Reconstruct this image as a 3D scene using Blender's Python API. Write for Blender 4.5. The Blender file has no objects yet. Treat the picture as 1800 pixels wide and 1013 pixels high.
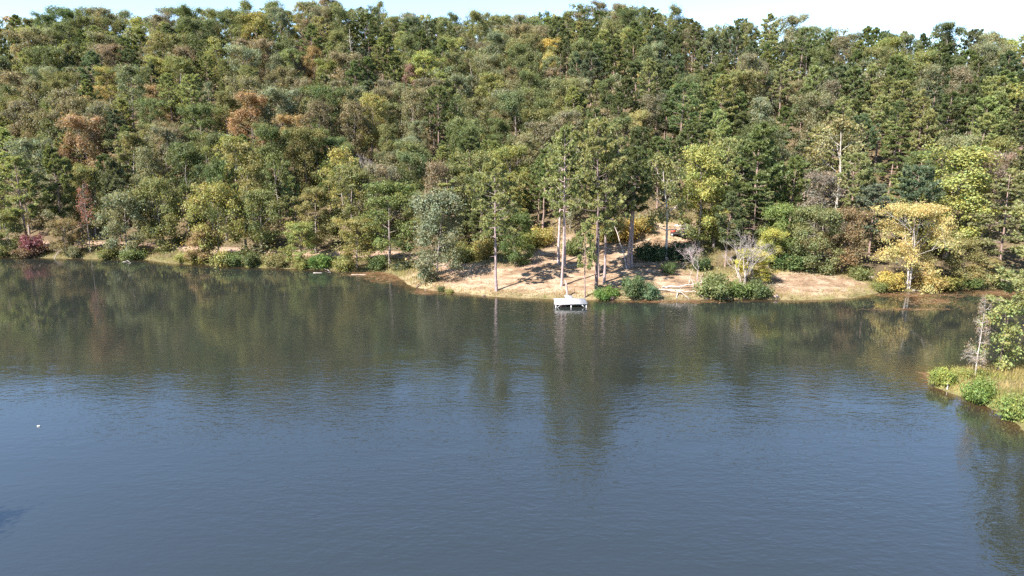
import bpy, math
import numpy as np
from mathutils import Vector, Euler

# ------------------------------------------------------------------ camera, sky, sun, exposure
SC = bpy.context.scene
COL = SC.collection
CAM_H, PITCH, FPX = 22.0, math.radians(12.0), 1216.0
cam = bpy.data.cameras.new('camera'); cam_o = bpy.data.objects.new('camera', cam); COL.objects.link(cam_o)
cam.sensor_width = 36.0; cam.lens = 36.0 * FPX / 1800.0
cam.clip_start = 0.5; cam.clip_end = 12000
cam_o.location = (0, 0, CAM_H); cam_o.rotation_euler = (math.pi / 2 - PITCH, 0, 0)
SC.camera = cam_o

SUN_EL = math.radians(45)
TRAVEL = Vector((0.76, 0.65, 0)).normalized()          # where shadows fall on level ground
world = bpy.data.worlds.new('World'); SC.world = world; world.use_nodes = True
wn = world.node_tree.nodes; wl = world.node_tree.links
sky = wn.new('ShaderNodeTexSky'); sky.sky_type = 'NISHITA'; sky.sun_disc = False
sky.sun_elevation = SUN_EL; sky.sun_rotation = math.atan2(-TRAVEL.x, -TRAVEL.y)
sky.air_density = 1.0; sky.dust_density = 0.1; sky.ozone_density = 3.0; sky.altitude = 200
wl.new(sky.outputs[0], wn['Background'].inputs[0]); wn['Background'].inputs[1].default_value = 0.097
sun = bpy.data.lights.new('sun', 'SUN'); sun.energy = 5.0; sun.angle = math.radians(0.53); sun.color = (1.0, 0.945, 0.86)
sun_o = bpy.data.objects.new('sun', sun); COL.objects.link(sun_o)
d = Vector((TRAVEL.x * math.cos(SUN_EL), TRAVEL.y * math.cos(SUN_EL), -math.sin(SUN_EL)))
sun_o.rotation_euler = d.to_track_quat('-Z', 'Y').to_euler(); sun_o.location = (-60, -40, 90)
SC.view_settings.view_transform = 'Standard'; SC.view_settings.look = 'None'
SC.view_settings.gamma = 1.0; SC.view_settings.exposure = 1.8
SC.view_settings.use_curve_mapping = False
SC.render.engine = 'CYCLES'
SC.cycles.max_bounces = 6; SC.cycles.diffuse_bounces = 3; SC.cycles.glossy_bounces = 2
SC.cycles.transmission_bounces = 3; SC.cycles.caustics_reflective = False; SC.cycles.caustics_refractive = False
SC.cycles.use_denoising = False
SC.cycles.sample_clamp_indirect = 4

# ------------------------------------------------------------------ pixel <-> world
cp, sp = math.cos(PITCH), math.sin(PITCH)
def ray(u, v):
    rx = (u - 900.0) / FPX; dn = (v - 506.5) / FPX
    return np.array([rx, cp - dn * sp, -sp - dn * cp])
def hit0(u, v, z=0.0):
    r = ray(u, v); t = (z - CAM_H) / r[2]
    return np.array([0, 0, CAM_H]) + r * t
def project(x, y, z):
    w = z - CAM_H; dep = y * cp - w * sp
    return 900 + FPX * x / dep, 506.5 - FPX * (y * sp + w * cp) / dep, dep

# ------------------------------------------------------------------ noise
def _h(ix, iy, s):
    n = np.sin(ix * 127.1 + iy * 311.7 + s * 74.7) * 43758.5453
    return n - np.floor(n)
def vnoise(x, y, s=0):
    x = np.asarray(x, float); y = np.asarray(y, float)
    ix = np.floor(x); iy = np.floor(y); fx = x - ix; fy = y - iy
    fx = fx * fx * (3 - 2 * fx); fy = fy * fy * (3 - 2 * fy)
    a = _h(ix, iy, s); b = _h(ix + 1, iy, s); c = _h(ix, iy + 1, s); d_ = _h(ix + 1, iy + 1, s)
    return (a * (1 - fx) + b * fx) * (1 - fy) + (c * (1 - fx) + d_ * fx) * fy
def fbm(x, y, s=0, o=4):
    t = 0; a = 0.5
    for k in range(o):
        t = t + a * vnoise(x * 2 ** k, y * 2 ** k, s + k * 7); a *= 0.5
    return t
def sstep(a, b, x):
    t = np.clip((x - a) / (b - a), 0, 1); return t * t * (3 - 2 * t)

# ------------------------------------------------------------------ shoreline and terrain height
FAR_PX = [(0, 452), (70, 453), (150, 455), (250, 456), (300, 463), (360, 466), (450, 470), (550, 474), (610, 477), (655, 477),
          (690, 482), (712, 493), (725, 504), (760, 511), (800, 515), (860, 521), (900, 523), (975, 526), (1033, 527), (1100, 528),
          (1200, 528), (1250, 526), (1330, 526), (1400, 528), (1450, 527), (1500, 524), (1535, 516), (1570, 513), (1640, 512), (1700, 509), (1800, 508)]
far_w = [(-420, 175), (-200, 150), (-130, 138)] + [tuple(hit0(u, v)[:2]) for u, v in FAR_PX]
pen_w = [tuple(hit0(u, v)[:2]) for u, v in [(1800, 645), (1740, 650), (1690, 652), (1650, 656), (1630, 668), (1641, 681), (1664, 687),
                                              (1697, 699), (1747, 717), (1777, 735), (1800, 757)]]
LAKE = far_w + [(95, 99), (112, 92), (112, 84), (90, 74), (64, 67)] + pen_w + [(47, 42), (54, 30), (62, 12), (50, -12), (10, -22), (-25, -14),
        (-35, 8), (-36.5, 20), (-38, 28), (-46, 33), (-80, 37), (-420, 45)]
LAKE = np.array(LAKE)
FAR = np.array(far_w + [(95, 99), (112, 92), (200, 84), (420, 60)])
def seg_dist(P, A, closed):
    B = np.roll(A, -1, 0) if closed else A[1:]
    A0 = A if closed else A[:-1]
    best = np.full(len(P), 1e9)
    for a, b in zip(A0, B):
        ab = b - a; t = np.clip(((P - a) @ ab) / (ab @ ab), 0, 1)
        q = P - a - t[:, None] * ab
        best = np.minimum(best, (q * q).sum(1))
    return np.sqrt(best)
def inside(P, A):
    r = np.zeros(len(P), bool); j = len(A) - 1
    for i in range(len(A)):
        xi, yi = A[i]; xj, yj = A[j]
        c = ((yi > P[:, 1]) != (yj > P[:, 1])) & (P[:, 0] < (xj - xi) * (P[:, 1] - yi) / (yj - yi + 1e-12) + xi)
        r ^= c; j = i
    return r
FARPOLY = np.vstack([FAR, [(420, 900), (-420, 900)]])
def shore_d(P):
    d_ = seg_dist(P, LAKE, True) + (fbm(P[:, 0] * .6, P[:, 1] * .6, 3, 3) - .44) * 1.6
    return np.where(inside(P, LAKE), -seg_dist(P, LAKE, True) - .05 + np.clip((fbm(P[:, 0] * .6, P[:, 1] * .6, 3, 3) - .44) * 1.6, -.6, .6), np.maximum(d_, -.3))
def hill_u(x, df):
    d1 = 11 + 13 * sstep(-22, -8, x) * (1 - sstep(55, 80, x))
    return np.maximum(df - d1, 0) / (66 + 46 * sstep(-80, -20, x) * (1 - .7 * sstep(40, 90, x)))
def height(P):
    P = np.atleast_2d(np.asarray(P, float))
    x, y = P[:, 0], P[:, 1]
    d_ = shore_d(P)
    df = np.where(inside(P, FARPOLY), seg_dist(P, FAR, False), 0.0)
    bank = np.where(d_ > 0, .38 * (1 - np.exp(-np.maximum(d_, 0) / .7)), np.maximum(d_ * .35, -2.2))
    d1 = 11 + 13 * sstep(-22, -8, x) * (1 - sstep(55, 80, x))           # the clearing is a gentler, deeper apron
    gentle = .17 * np.minimum(df, d1)
    crest = 46.3 + 4.8 * sstep(-80, -25, x) - 13.5 * sstep(40, 95, x) - 4 * sstep(100, 160, x) + 3 * (vnoise(x * .02, 0 * x, 5) - .5)
    u = hill_u(x, df)
    f = np.where(u < .78, u, .78 + (u - .78) - (u - .78) ** 2 / .84)
    f = np.where(u > 1.2, .99 - .12 * np.minimum(u - 1.2, 3), f)
    hill = crest * f
    rough = (fbm(x * .035, y * .035, 11, 3) - .44) * 9 * sstep(5, 60, df) + (fbm(x * .25, y * .25, 21, 3) - .44) * .7 * sstep(2, 9, d_)
    low = np.where(df > 0, 0, np.minimum(np.maximum(d_, 0) * .10, 1.6))
    return bank + gentle + hill + rough + low
def ground_hit(u, v):
    r = ray(u, v); t = np.linspace(25, 420, 1400)
    P = np.array([0, 0, CAM_H]) + t[:, None] * r
    g = np.maximum(height(P[:, :2]), 0); k = np.argmax(P[:, 2] <= g)
    if P[k, 2] > g[k]: k = len(t) - 1
    p = P[k].copy(); p[2] = height(p[None, :2])[0]
    return p
def top_z(p, v_top):
    dn = (v_top - 506.5) / FPX; w = p[1] * (dn * cp + sp) / (dn * sp - cp)
    return w + CAM_H

# ------------------------------------------------------------------ mesh helpers
def make_mesh(name, V, polys, mats=(), matidx=None, tint=None, smooth=False):
    V = np.asarray(V, np.float32)
    me = bpy.data.meshes.new(name)
    me.vertices.add(len(V)); me.vertices.foreach_set('co', V.ravel())
    flat = np.concatenate([np.asarray(p, np.int32).ravel() for p in polys])
    sizes = np.concatenate([np.full(len(p), np.asarray(p).shape[1], np.int32) for p in polys])
    starts = np.concatenate([[0], np.cumsum(sizes)[:-1]]).astype(np.int32)
    me.loops.add(len(flat)); me.loops.foreach_set('vertex_index', flat)
    me.polygons.add(len(sizes)); me.polygons.foreach_set('loop_start', starts)
    if matidx is not None: me.polygons.foreach_set('material_index', np.asarray(matidx, np.int32))
    if smooth: me.polygons.foreach_set('use_smooth', np.ones(len(sizes), bool))
    for m in mats: me.materials.append(m)
    if tint is not None:
        a = me.color_attributes.new('tint', 'FLOAT_COLOR', 'POINT')
        t4 = np.ones((len(V), 4), np.float32); t4[:, :3] = tint
        a.data.foreach_set('color', t4.ravel())
    me.update(calc_edges=True); me.validate()
    return me
def link(name, me, parent=None, loc=(0, 0, 0), rot=(0, 0, 0), color=None):
    o = bpy.data.objects.new(name, me); COL.objects.link(o); o.location = loc; o.rotation_euler = rot
    if parent is not None: o.parent = parent
    if color is not None: o.color = (*color, 1)
    return o
def tag(o, label=None, cat=None, group=None, kind=None):
    if label: o['label'] = label
    if cat: o['category'] = cat
    if group: o['group'] = group
    if kind: o['kind'] = kind
    return o
class Geo:
    def __init__(s): s.V = []; s.Q = []; s.T = []; s.n = 0
    def add(s, V, Q=None, T=None):
        V = np.asarray(V, float); s.V.append(V)
        if Q is not None and len(Q): s.Q.append(np.asarray(Q) + s.n)
        if T is not None and len(T): s.T.append(np.asarray(T) + s.n)
        s.n += len(V)
    def box(s, c, size, rot=None):
        h = np.array(size) / 2
        V = np.array([[x, y, z] for x in (-1, 1) for y in (-1, 1) for z in (-1, 1)]) * h
        if rot is not None: V = V @ np.array(Euler(rot).to_matrix()).T
        s.add(V + np.array(c), [[0, 1, 3, 2], [4, 6, 7, 5], [0, 4, 5, 1], [2, 3, 7, 6], [0, 2, 6, 4], [1, 5, 7, 3]])
    def tube(s, path, rad, sides=6, cap=True):
        path = np.asarray(path, float); rad = np.asarray(rad, float); K = len(path)
        tg = np.gradient(path, axis=0); tg /= np.linalg.norm(tg, axis=1)[:, None] + 1e-9
        ref = np.array([0, 0, 1.0]) if abs(tg[0][2]) < .8 else np.array([1.0, 0, 0])
        a = np.cross(tg, ref); a /= np.linalg.norm(a, axis=1)[:, None] + 1e-9
        b = np.cross(tg, a)
        th = np.linspace(0, 2 * math.pi, sides, endpoint=False)
        V = path[:, None, :] + rad[:, None, None] * (a[:, None, :] * np.cos(th)[None, :, None] + b[:, None, :] * np.sin(th)[None, :, None])
        Q = []
        for k in range(K - 1):
            for j in range(sides):
                j2 = (j + 1) % sides
                Q.append([k * sides + j, (k + 1) * sides + j, (k + 1) * sides + j2, k * sides + j2])
        Vf = V.reshape(-1, 3); T = []
        if cap:
            Vf = np.vstack([Vf, path[-1] + tg[-1] * rad[-1] * .5])
            T = [[(K - 1) * sides + j, K * sides, (K - 1) * sides + (j + 1) % sides] for j in range(sides)]
        s.add(Vf, Q, T)
    def polys(s):
        r = []
        if s.Q: r.append(np.vstack(s.Q))
        if s.T: r.append(np.vstack(s.T))
        return r
    def verts(s): return np.vstack(s.V)
    def mesh(s, name, mat, smooth=False): return make_mesh(name, s.verts(), s.polys(), (mat,), smooth=smooth)

# ------------------------------------------------------------------ materials
def mat_new(name):
    m = bpy.data.materials.new(name); m.use_nodes = True
    nt = m.node_tree; nt.nodes.clear(); return m, nt.nodes, nt.links
def nd(N, t, **kw):
    n = N.new(t)
    for k, v in kw.items():
        if k.startswith('i_'):
            n.inputs[k[2:].replace('_', ' ')].default_value = v
        else: setattr(n, k, v)
    return n
def leaf_mat(name, rough=.55, spec=.3, transl=.45):
    m, N, L = mat_new(name)
    oi = nd(N, 'ShaderNodeObjectInfo'); at = nd(N, 'ShaderNodeAttribute', attribute_name='tint')
    mul = nd(N, 'ShaderNodeMix', data_type='RGBA', blend_type='MULTIPLY'); mul.inputs['Factor'].default_value = 1
    L.new(oi.outputs['Color'], mul.inputs['A']); L.new(at.outputs['Color'], mul.inputs['B'])
    hs = nd(N, 'ShaderNodeHueSaturation')
    mr = nd(N, 'ShaderNodeMapRange'); mr.inputs['To Min'].default_value = .485; mr.inputs['To Max'].default_value = .515
    L.new(oi.outputs['Random'], mr.inputs['Value']); L.new(mr.outputs[0], hs.inputs['Hue'])
    L.new(mul.outputs['Result'], hs.inputs['Color'])
    p = nd(N, 'ShaderNodeBsdfPrincipled'); p.inputs['Roughness'].default_value = rough; p.inputs['Specular IOR Level'].default_value = spec
    L.new(hs.outputs[0], p.inputs['Base Color'])
    t = nd(N, 'ShaderNodeBsdfTranslucent'); ty = nd(N, 'ShaderNodeMix', data_type='RGBA', blend_type='MULTIPLY')
    ty.inputs['Factor'].default_value = 1; ty.inputs['B'].default_value = (1.2, 1.15, .6, 1)
    L.new(hs.outputs[0], ty.inputs['A']); L.new(ty.outputs['Result'], t.inputs['Color'])
    mx = nd(N, 'ShaderNodeMixShader'); mx.inputs[0].default_value = transl
    L.new(p.outputs[0], mx.inputs[1]); L.new(t.outputs[0], mx.inputs[2])
    o = nd(N, 'ShaderNodeOutputMaterial'); L.new(mx.outputs[0], o.inputs['Surface'])
    return m
def bark_mat(name):
    m, N, L = mat_new(name)
    oi = nd(N, 'ShaderNodeObjectInfo'); tc = nd(N, 'ShaderNodeTexCoord')
    mp = nd(N, 'ShaderNodeMapping'); mp.inputs['Scale'].default_value = (6, 6, 1.2); L.new(tc.outputs['Object'], mp.inputs['Vector'])
    nz = nd(N, 'ShaderNodeTexNoise'); nz.inputs['Scale'].default_value = 1.6; nz.inputs['Detail'].default_value = 5; L.new(mp.outputs[0], nz.inputs['Vector'])
    cr = nd(N, 'ShaderNodeValToRGB'); cr.color_ramp.elements[0].position = .3; cr.color_ramp.elements[0].color = (.45, .42, .4, 1)
    cr.color_ramp.elements[1].position = .68; cr.color_ramp.elements[1].color = (1.35, 1.3, 1.3, 1); L.new(nz.outputs['Fac'], cr.inputs[0])
    mul = nd(N, 'ShaderNodeMix', data_type='RGBA', blend_type='MULTIPLY'); mul.inputs['Factor'].default_value = 1
    L.new(oi.outputs['Color'], mul.inputs['A']); L.new(cr.outputs[0], mul.inputs['B'])
    bp = nd(N, 'ShaderNodeBump'); bp.inputs['Strength'].default_value = .8; bp.inputs['Distance'].default_value = .05; L.new(nz.outputs['Fac'], bp.inputs['Height'])
    p = nd(N, 'ShaderNodeBsdfPrincipled'); p.inputs['Roughness'].default_value = .9; p.inputs['Specular IOR Level'].default_value = .15
    L.new(mul.outputs['Result'], p.inputs['Base Color']); L.new(bp.outputs[0], p.inputs['Normal'])
    o = nd(N, 'ShaderNodeOutputMaterial'); L.new(p.outputs[0], o.inputs['Surface'])
    return m
def plain_mat(name, col, rough=.6, var=.25, scale=4, metallic=0, bump=.2):
    m, N, L = mat_new(name)
    tc = nd(N, 'ShaderNodeTexCoord'); nz = nd(N, 'ShaderNodeTexNoise'); nz.inputs['Scale'].default_value = scale; nz.inputs['Detail'].default_value = 6
    L.new(tc.outputs['Object'], nz.inputs['Vector'])
    cr = nd(N, 'ShaderNodeValToRGB')
    cr.color_ramp.elements[0].position = .3; cr.color_ramp.elements[0].color = tuple(c * (1 - var) for c in col) + (1,)
    cr.color_ramp.elements[1].position = .7; cr.color_ramp.elements[1].color = tuple(min(1, c * (1 + var * .5)) for c in col) + (1,)
    L.new(nz.outputs['Fac'], cr.inputs[0])
    p = nd(N, 'ShaderNodeBsdfPrincipled'); p.inputs['Roughness'].default_value = rough; p.inputs['Metallic'].default_value = metallic
    L.new(cr.outputs[0], p.inputs['Base Color'])
    bp = nd(N, 'ShaderNodeBump'); bp.inputs['Strength'].default_value = bump; bp.inputs['Distance'].default_value = .02
    L.new(nz.outputs['Fac'], bp.inputs['Height']); L.new(bp.outputs[0], p.inputs['Normal'])
    o = nd(N, 'ShaderNodeOutputMaterial'); L.new(p.outputs[0], o.inputs['Surface'])
    return m
M_LEAF = leaf_mat('leaf'); M_NEEDLE = leaf_mat('needle', .5, .3, .40); M_BARK = bark_mat('bark')
M_GRASS = leaf_mat('grass_blade', .6, .2, .35)
M_DECK = plain_mat('weathered_white_wood', (.46, .44, .445), .75, .35, 3)
M_DARKWOOD = plain_mat('old_wood', (.30, .26, .22), .8, .35, 6)

def ground_material():
    m, N, L = mat_new('forest_ground')
    tc = nd(N, 'ShaderNodeTexCoord'); at = nd(N, 'ShaderNodeAttribute', attribute_name='tint')
    sep = nd(N, 'ShaderNodeSeparateColor'); L.new(at.outputs['Color'], sep.inputs[0])
    def noise(scale, detail, sx=1, sy=1, rot=0):
        mp = nd(N, 'ShaderNodeMapping'); mp.inputs['Scale'].default_value = (sx, sy, 1); mp.inputs['Rotation'].default_value = (0, 0, rot)
        L.new(tc.outputs['Object'], mp.inputs['Vector'])
        n = nd(N, 'ShaderNodeTexNoise'); n.inputs['Scale'].default_value = scale; n.inputs['Detail'].default_value = detail
        n.inputs['Roughness'].default_value = .65; L.new(mp.outputs[0], n.inputs['Vector']); return n
    def ramp(src, stops):
        c = nd(N, 'ShaderNodeValToRGB'); els = c.color_ramp.elements
        while len(els) < len(stops): els.new(.5)
        for e, (p, col) in zip(els, stops): e.position = p; e.color = (*col, 1)
        L.new(src, c.inputs[0]); return c.outputs[0]
    def mix(f, a, b):
        x = nd(N, 'ShaderNodeMix', data_type='RGBA'); L.new(f, x.inputs['Factor']); L.new(a, x.inputs['A']); L.new(b, x.inputs['B']); return x.outputs['Result']
    n1 = noise(.35, 6, 1, 1.6, .3); n2 = noise(2.2, 5, 1, 2.2, .5); n3 = noise(9, 4, 1, 2.5, -.3)
    straw = ramp(n1.outputs['Fac'], [(.30, (.09, .062, .04)), (.42, (.18, .122, .082)), (.52, (.265, .188, .13)), (.60, (.35, .27, .205)), (.70, (.15, .125, .06))])
    fine = ramp(n2.outputs['Fac'], [(.3, (.62, .56, .50)), (.5, (1, 1, 1)), (.72, (1.25, 1.25, 1.2))])
    mm = nd(N, 'ShaderNodeMix', data_type='RGBA', blend_type='MULTIPLY'); mm.inputs['Factor'].default_value = .75
    L.new(straw, mm.inputs['A']); L.new(fine, mm.inputs['B'])
    fine3 = ramp(n3.outputs['Fac'], [(.3, (.7, .66, .6)), (.7, (1.2, 1.2, 1.15))])
    mm2 = nd(N, 'ShaderNodeMix', data_type='RGBA', blend_type='MULTIPLY'); mm2.inputs['Factor'].default_value = .7
    L.new(mm.outputs['Result'], mm2.inputs['A']); L.new(fine3, mm2.inputs['B'])
    litter = ramp(n2.outputs['Fac'], [(.3, (.045, .035, .022)), (.5, (.10, .075, .045)), (.7, (.16, .12, .07))])
    grass = ramp(n2.outputs['Fac'], [(.3, (.09, .10, .03)), (.55, (.17, .17, .055)), (.75, (.28, .24, .10))])
    dirt = ramp(n1.outputs['Fac'], [(.3, (.22, .14, .10)), (.55, (.32, .22, .165)), (.75, (.36, .28, .22))])
    c = mix(sep.outputs[0], litter, mm2.outputs['Result'])
    # grassy patches follow the painted-in growth mask broken up by noise
    gm = nd(N, 'ShaderNodeMath', operation='MULTIPLY_ADD'); L.new(n1.outputs['Fac'], gm.inputs[0]); gm.inputs[1].default_value = 1.2; gm.inputs[2].default_value = -.6
    ga = nd(N, 'ShaderNodeMath', operation='ADD', use_clamp=True); L.new(gm.outputs[0], ga.inputs[0]); L.new(sep.outputs[2], ga.inputs[1])
    gk = nd(N, 'ShaderNodeMath', operation='MULTIPLY', use_clamp=True); L.new(ga.outputs[0], gk.inputs[0]); L.new(sep.outputs[2], gk.inputs[1])
    c = mix(gk.outputs[0], c, grass)
    c = mix(sep.outputs[1], c, dirt)
    p = nd(N, 'ShaderNodeBsdfPrincipled'); p.inputs['Roughness'].default_value = .95; p.inputs['Specular IOR Level'].default_value = .1
    L.new(c, p.inputs['Base Color'])
    bp = nd(N, 'ShaderNodeBump'); bp.inputs['Strength'].default_value = .7; bp.inputs['Distance'].default_value = .12; L.new(n2.outputs['Fac'], bp.inputs['Height'])
    L.new(bp.outputs[0], p.inputs['Normal'])
    o = nd(N, 'ShaderNodeOutputMaterial'); L.new(p.outputs[0], o.inputs['Surface'])
    return m
def water_material():
    m, N, L = mat_new('lake_water')
    tc = nd(N, 'ShaderNodeTexCoord'); at = nd(N, 'ShaderNodeAttribute', attribute_name='tint')
    sep = nd(N, 'ShaderNodeSeparateColor'); L.new(at.outputs['Color'], sep.inputs[0])
    def noise(scale, detail, sx, sy, rot, rough=.5, dist=0):
        mp = nd(N, 'ShaderNodeMapping'); mp.inputs['Scale'].default_value = (sx, sy, 1); mp.inputs['Rotation'].default_value = (0, 0, rot)
        L.new(tc.outputs['Object'], mp.inputs['Vector'])
        n = nd(N, 'ShaderNodeTexNoise'); n.inputs['Scale'].default_value = scale; n.inputs['Detail'].default_value = detail
        n.inputs['Roughness'].default_value = rough; n.inputs['Distortion'].default_value = dist
        L.new(mp.outputs[0], n.inputs['Vector']); return n
    a = noise(1.5, 3, .45, 1, math.radians(8), .55, .3); b = noise(3.6, 2, .5, 1, math.radians(-14), .5, .2); c = noise(.33, 2, .6, 1, .2)
    s1 = nd(N, 'ShaderNodeMath', operation='MULTIPLY_ADD'); L.new(b.outputs['Fac'], s1.inputs[0]); s1.inputs[1].default_value = .6; L.new(a.outputs['Fac'], s1.inputs[2])
    s2 = nd(N, 'ShaderNodeMath', operation='MULTIPLY_ADD'); L.new(c.outputs['Fac'], s2.inputs[0]); s2.inputs[1].default_value = .5; L.new(s1.outputs[0], s2.inputs[2])
    # gusts: patches of more and less ripple; G = local wind strength
    g = noise(.045, 3, .8, 1.6, .25, .6, .4)
    gr = nd(N, 'ShaderNodeMapRange'); gr.inputs['From Min'].default_value = .33; gr.inputs['From Max'].default_value = .68
    gr.inputs['To Min'].default_value = .28; gr.inputs['To Max'].default_value = 1.5; L.new(g.outputs['Fac'], gr.inputs['Value'])
    gw = nd(N, 'ShaderNodeMath', operation='MULTIPLY'); L.new(gr.outputs[0], gw.inputs[0]); L.new(sep.outputs[1], gw.inputs[1])
    hh = nd(N, 'ShaderNodeMath', operation='MULTIPLY'); L.new(s2.outputs[0], hh.inputs[0]); L.new(gw.outputs[0], hh.inputs[1])
    bp = nd(N, 'ShaderNodeBump'); bp.inputs['Strength'].default_value = 1; bp.inputs['Distance'].default_value = .023; L.new(hh.outputs[0], bp.inputs['Height'])
    p = nd(N, 'ShaderNodeBsdfPrincipled'); p.inputs['IOR'].default_value = 1.95; p.inputs['Roughness'].default_value = .02
    p.inputs['Specular IOR Level'].default_value = .5
    # murky olive water; R = how shallow (brown lake bed showing through near the edge)
    mx = nd(N, 'ShaderNodeMix', data_type='RGBA'); mx.inputs['A'].default_value = (.0165, .0190, .0165, 1); mx.inputs['B'].default_value = (.055, .030, .013, 1)
    L.new(sep.outputs[0], mx.inputs['Factor']); L.new(mx.outputs['Result'], p.inputs['Base Color'])
    L.new(bp.outputs[0], p.inputs['Normal'])
    o = nd(N, 'ShaderNodeOutputMaterial'); L.new(p.outputs[0], o.inputs['Surface'])
    return m
M_GROUND = ground_material(); M_WATER = water_material()

# ------------------------------------------------------------------ terrain
def axis(lo, hi, f0, f1, fine, coarse):
    r = [f0]
    while r[-1] < f1: r.append(r[-1] + fine)
    s = fine; x = r[-1]
    while x < hi: s = min(s * 1.12, coarse); x += s; r.append(x)
    s = fine; x = f0; l = []
    while x > lo: s = min(s * 1.12, coarse); x -= s; l.append(x)
    return np.array(l[::-1] + r)
def pxpoly(pts): return np.array([ground_hit(u, v)[:2] for u, v in pts])
CLEAR = pxpoly([(700, 490), (745, 474), (800, 462), (870, 459), (905, 463), (935, 440), (965, 426), (1000, 432), (1060, 415), (1140, 405), (1215, 402), (1250, 420),
                (1240, 452), (1200, 470), (1260, 484), (1330, 478), (1400, 474), (1470, 480), (1520, 490), (1545, 512), (1450, 529), (1250, 528), (1000, 528), (860, 523), (735, 511)])
TRAIL = pxpoly([(930, 470), (940, 436), (990, 422), (1060, 412), (1140, 402), (1220, 400)])
def sd_poly(P, A):
    d_ = seg_dist(P, A, True); return np.where(inside(P, A), d_, -d_)
def masks(P):
    x, y = P[:, 0], P[:, 1]; d_ = shore_d(P)
    df = np.where(inside(P, FARPOLY), seg_dist(P, FAR, False), 0)
    cl = sstep(-1.2, 1.5, sd_poly(P, CLEAR) + (fbm(x * .4, y * .4, 8, 3) - .44) * 5)
    tr = sstep(2.1, 1.0, np.abs(df - 7.5 - 2.0 * (vnoise(x * .05, x * 0, 4) - .5))) * (x < -8) * (x > -150)
    tr = np.maximum(tr, sstep(2.2, .9, seg_dist(P, TRAIL, False)) * .75)
    tr = tr * sstep(.28, .5, fbm(x * .5, y * .5, 31, 3) + .12)
    gr = sstep(3.2, .2, np.abs(d_)) * .55 + sstep(4.5, .5, np.abs(sd_poly(P, CLEAR))) * .55 * (d_ > 3) + .55 * ((df <= 0) & (d_ > .5))
    gr = gr + .35 * sstep(.5, .65, fbm(x * .12, y * .12, 17, 3)) * (1 - cl)
    return np.stack([cl, tr, np.clip(gr, 0, 1)], 1)
gx = axis(-420, 420, -100, 92, .8, 9); gy = axis(-300, 520, 44, 132, .8, 6)
GX, GY = np.meshgrid(gx, gy); P = np.stack([GX.ravel(), GY.ravel()], 1)
Z = height(P)
nx, ny = len(gx), len(gy)
ii = (np.arange(ny - 1)[:, None] * nx + np.arange(nx - 1)[None, :]).ravel()
quads = np.stack([ii, ii + 1, ii + nx + 1, ii + nx], 1)
terr = link('terrain', make_mesh('terrain', np.column_stack([P, Z]), [quads], (M_GROUND,), tint=masks(P), smooth=True))
tag(terr, kind='structure')
# the country beyond, out to the horizon, below the level of the wooded rise
ho = [(-420, -300), (420, -300), (420, 520), (-420, 520)]; F_ = 9000
base_me = make_mesh('far_ground', [(-F_, -F_, -2.6), (F_, -F_, -2.6), (F_, F_, -2.6), (-F_, F_, -2.6)], [[[0, 1, 2, 3]]], (M_GROUND,), tint=np.zeros((4, 3)))
tag(link('far_ground', base_me), kind='structure')

# ------------------------------------------------------------------ water
wx = axis(-420, 130, -110, 100, 1.6, 12); wy = axis(-40, 185, 60, 140, 1.3, 8)
WX, WY = np.meshgrid(wx, wy); WP = np.stack([WX.ravel(), WY.ravel()], 1)
wd = shore_d(WP)
shallow = np.clip(sstep(-2.6, .2, wd) * .9, 0, 1)
for (u, v, r) in [(690, 487, 5.5), (1600, 520, 4), (1750, 516, 5), (1636, 664, 1.5)]:
    c_ = hit0(u, v); rr = np.hypot(WP[:, 0] - c_[0], (WP[:, 1] - c_[1]) * .8)
    shallow = np.maximum(shallow, sstep(r, r * .3, rr) * .7 * (.4 + .9 * fbm(WP[:, 0] * .5, WP[:, 1] * .5, 2, 3)))
cove = sstep(22, 48, WP[:, 0]) * sstep(58, 80, WP[:, 1]); left = sstep(-18, -55, WP[:, 0]) * sstep(50, 85, WP[:, 1])
wind = (1 - .8 * cove) * (1 - .6 * left) * (.55 + .45 * sstep(.2, 9, -wd)) * (1 - .25 * sstep(-10, -28, WP[:, 0])) * (1 + .5 * np.exp(-((WP[:, 0] - 6) / 16) ** 2))
tw = np.stack([shallow, wind, 0 * wind], 1)
nx, ny = len(wx), len(wy)
ii = (np.arange(ny - 1)[:, None] * nx + np.arange(nx - 1)[None, :]).ravel()
wq = np.stack([ii, ii + 1, ii + nx + 1, ii + nx], 1)
tag(link('lake_water', make_mesh('lake_water', np.column_stack([WP, 0 * wd]), [wq], (M_WATER,), tint=tw, smooth=True)), kind='structure')

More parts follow.
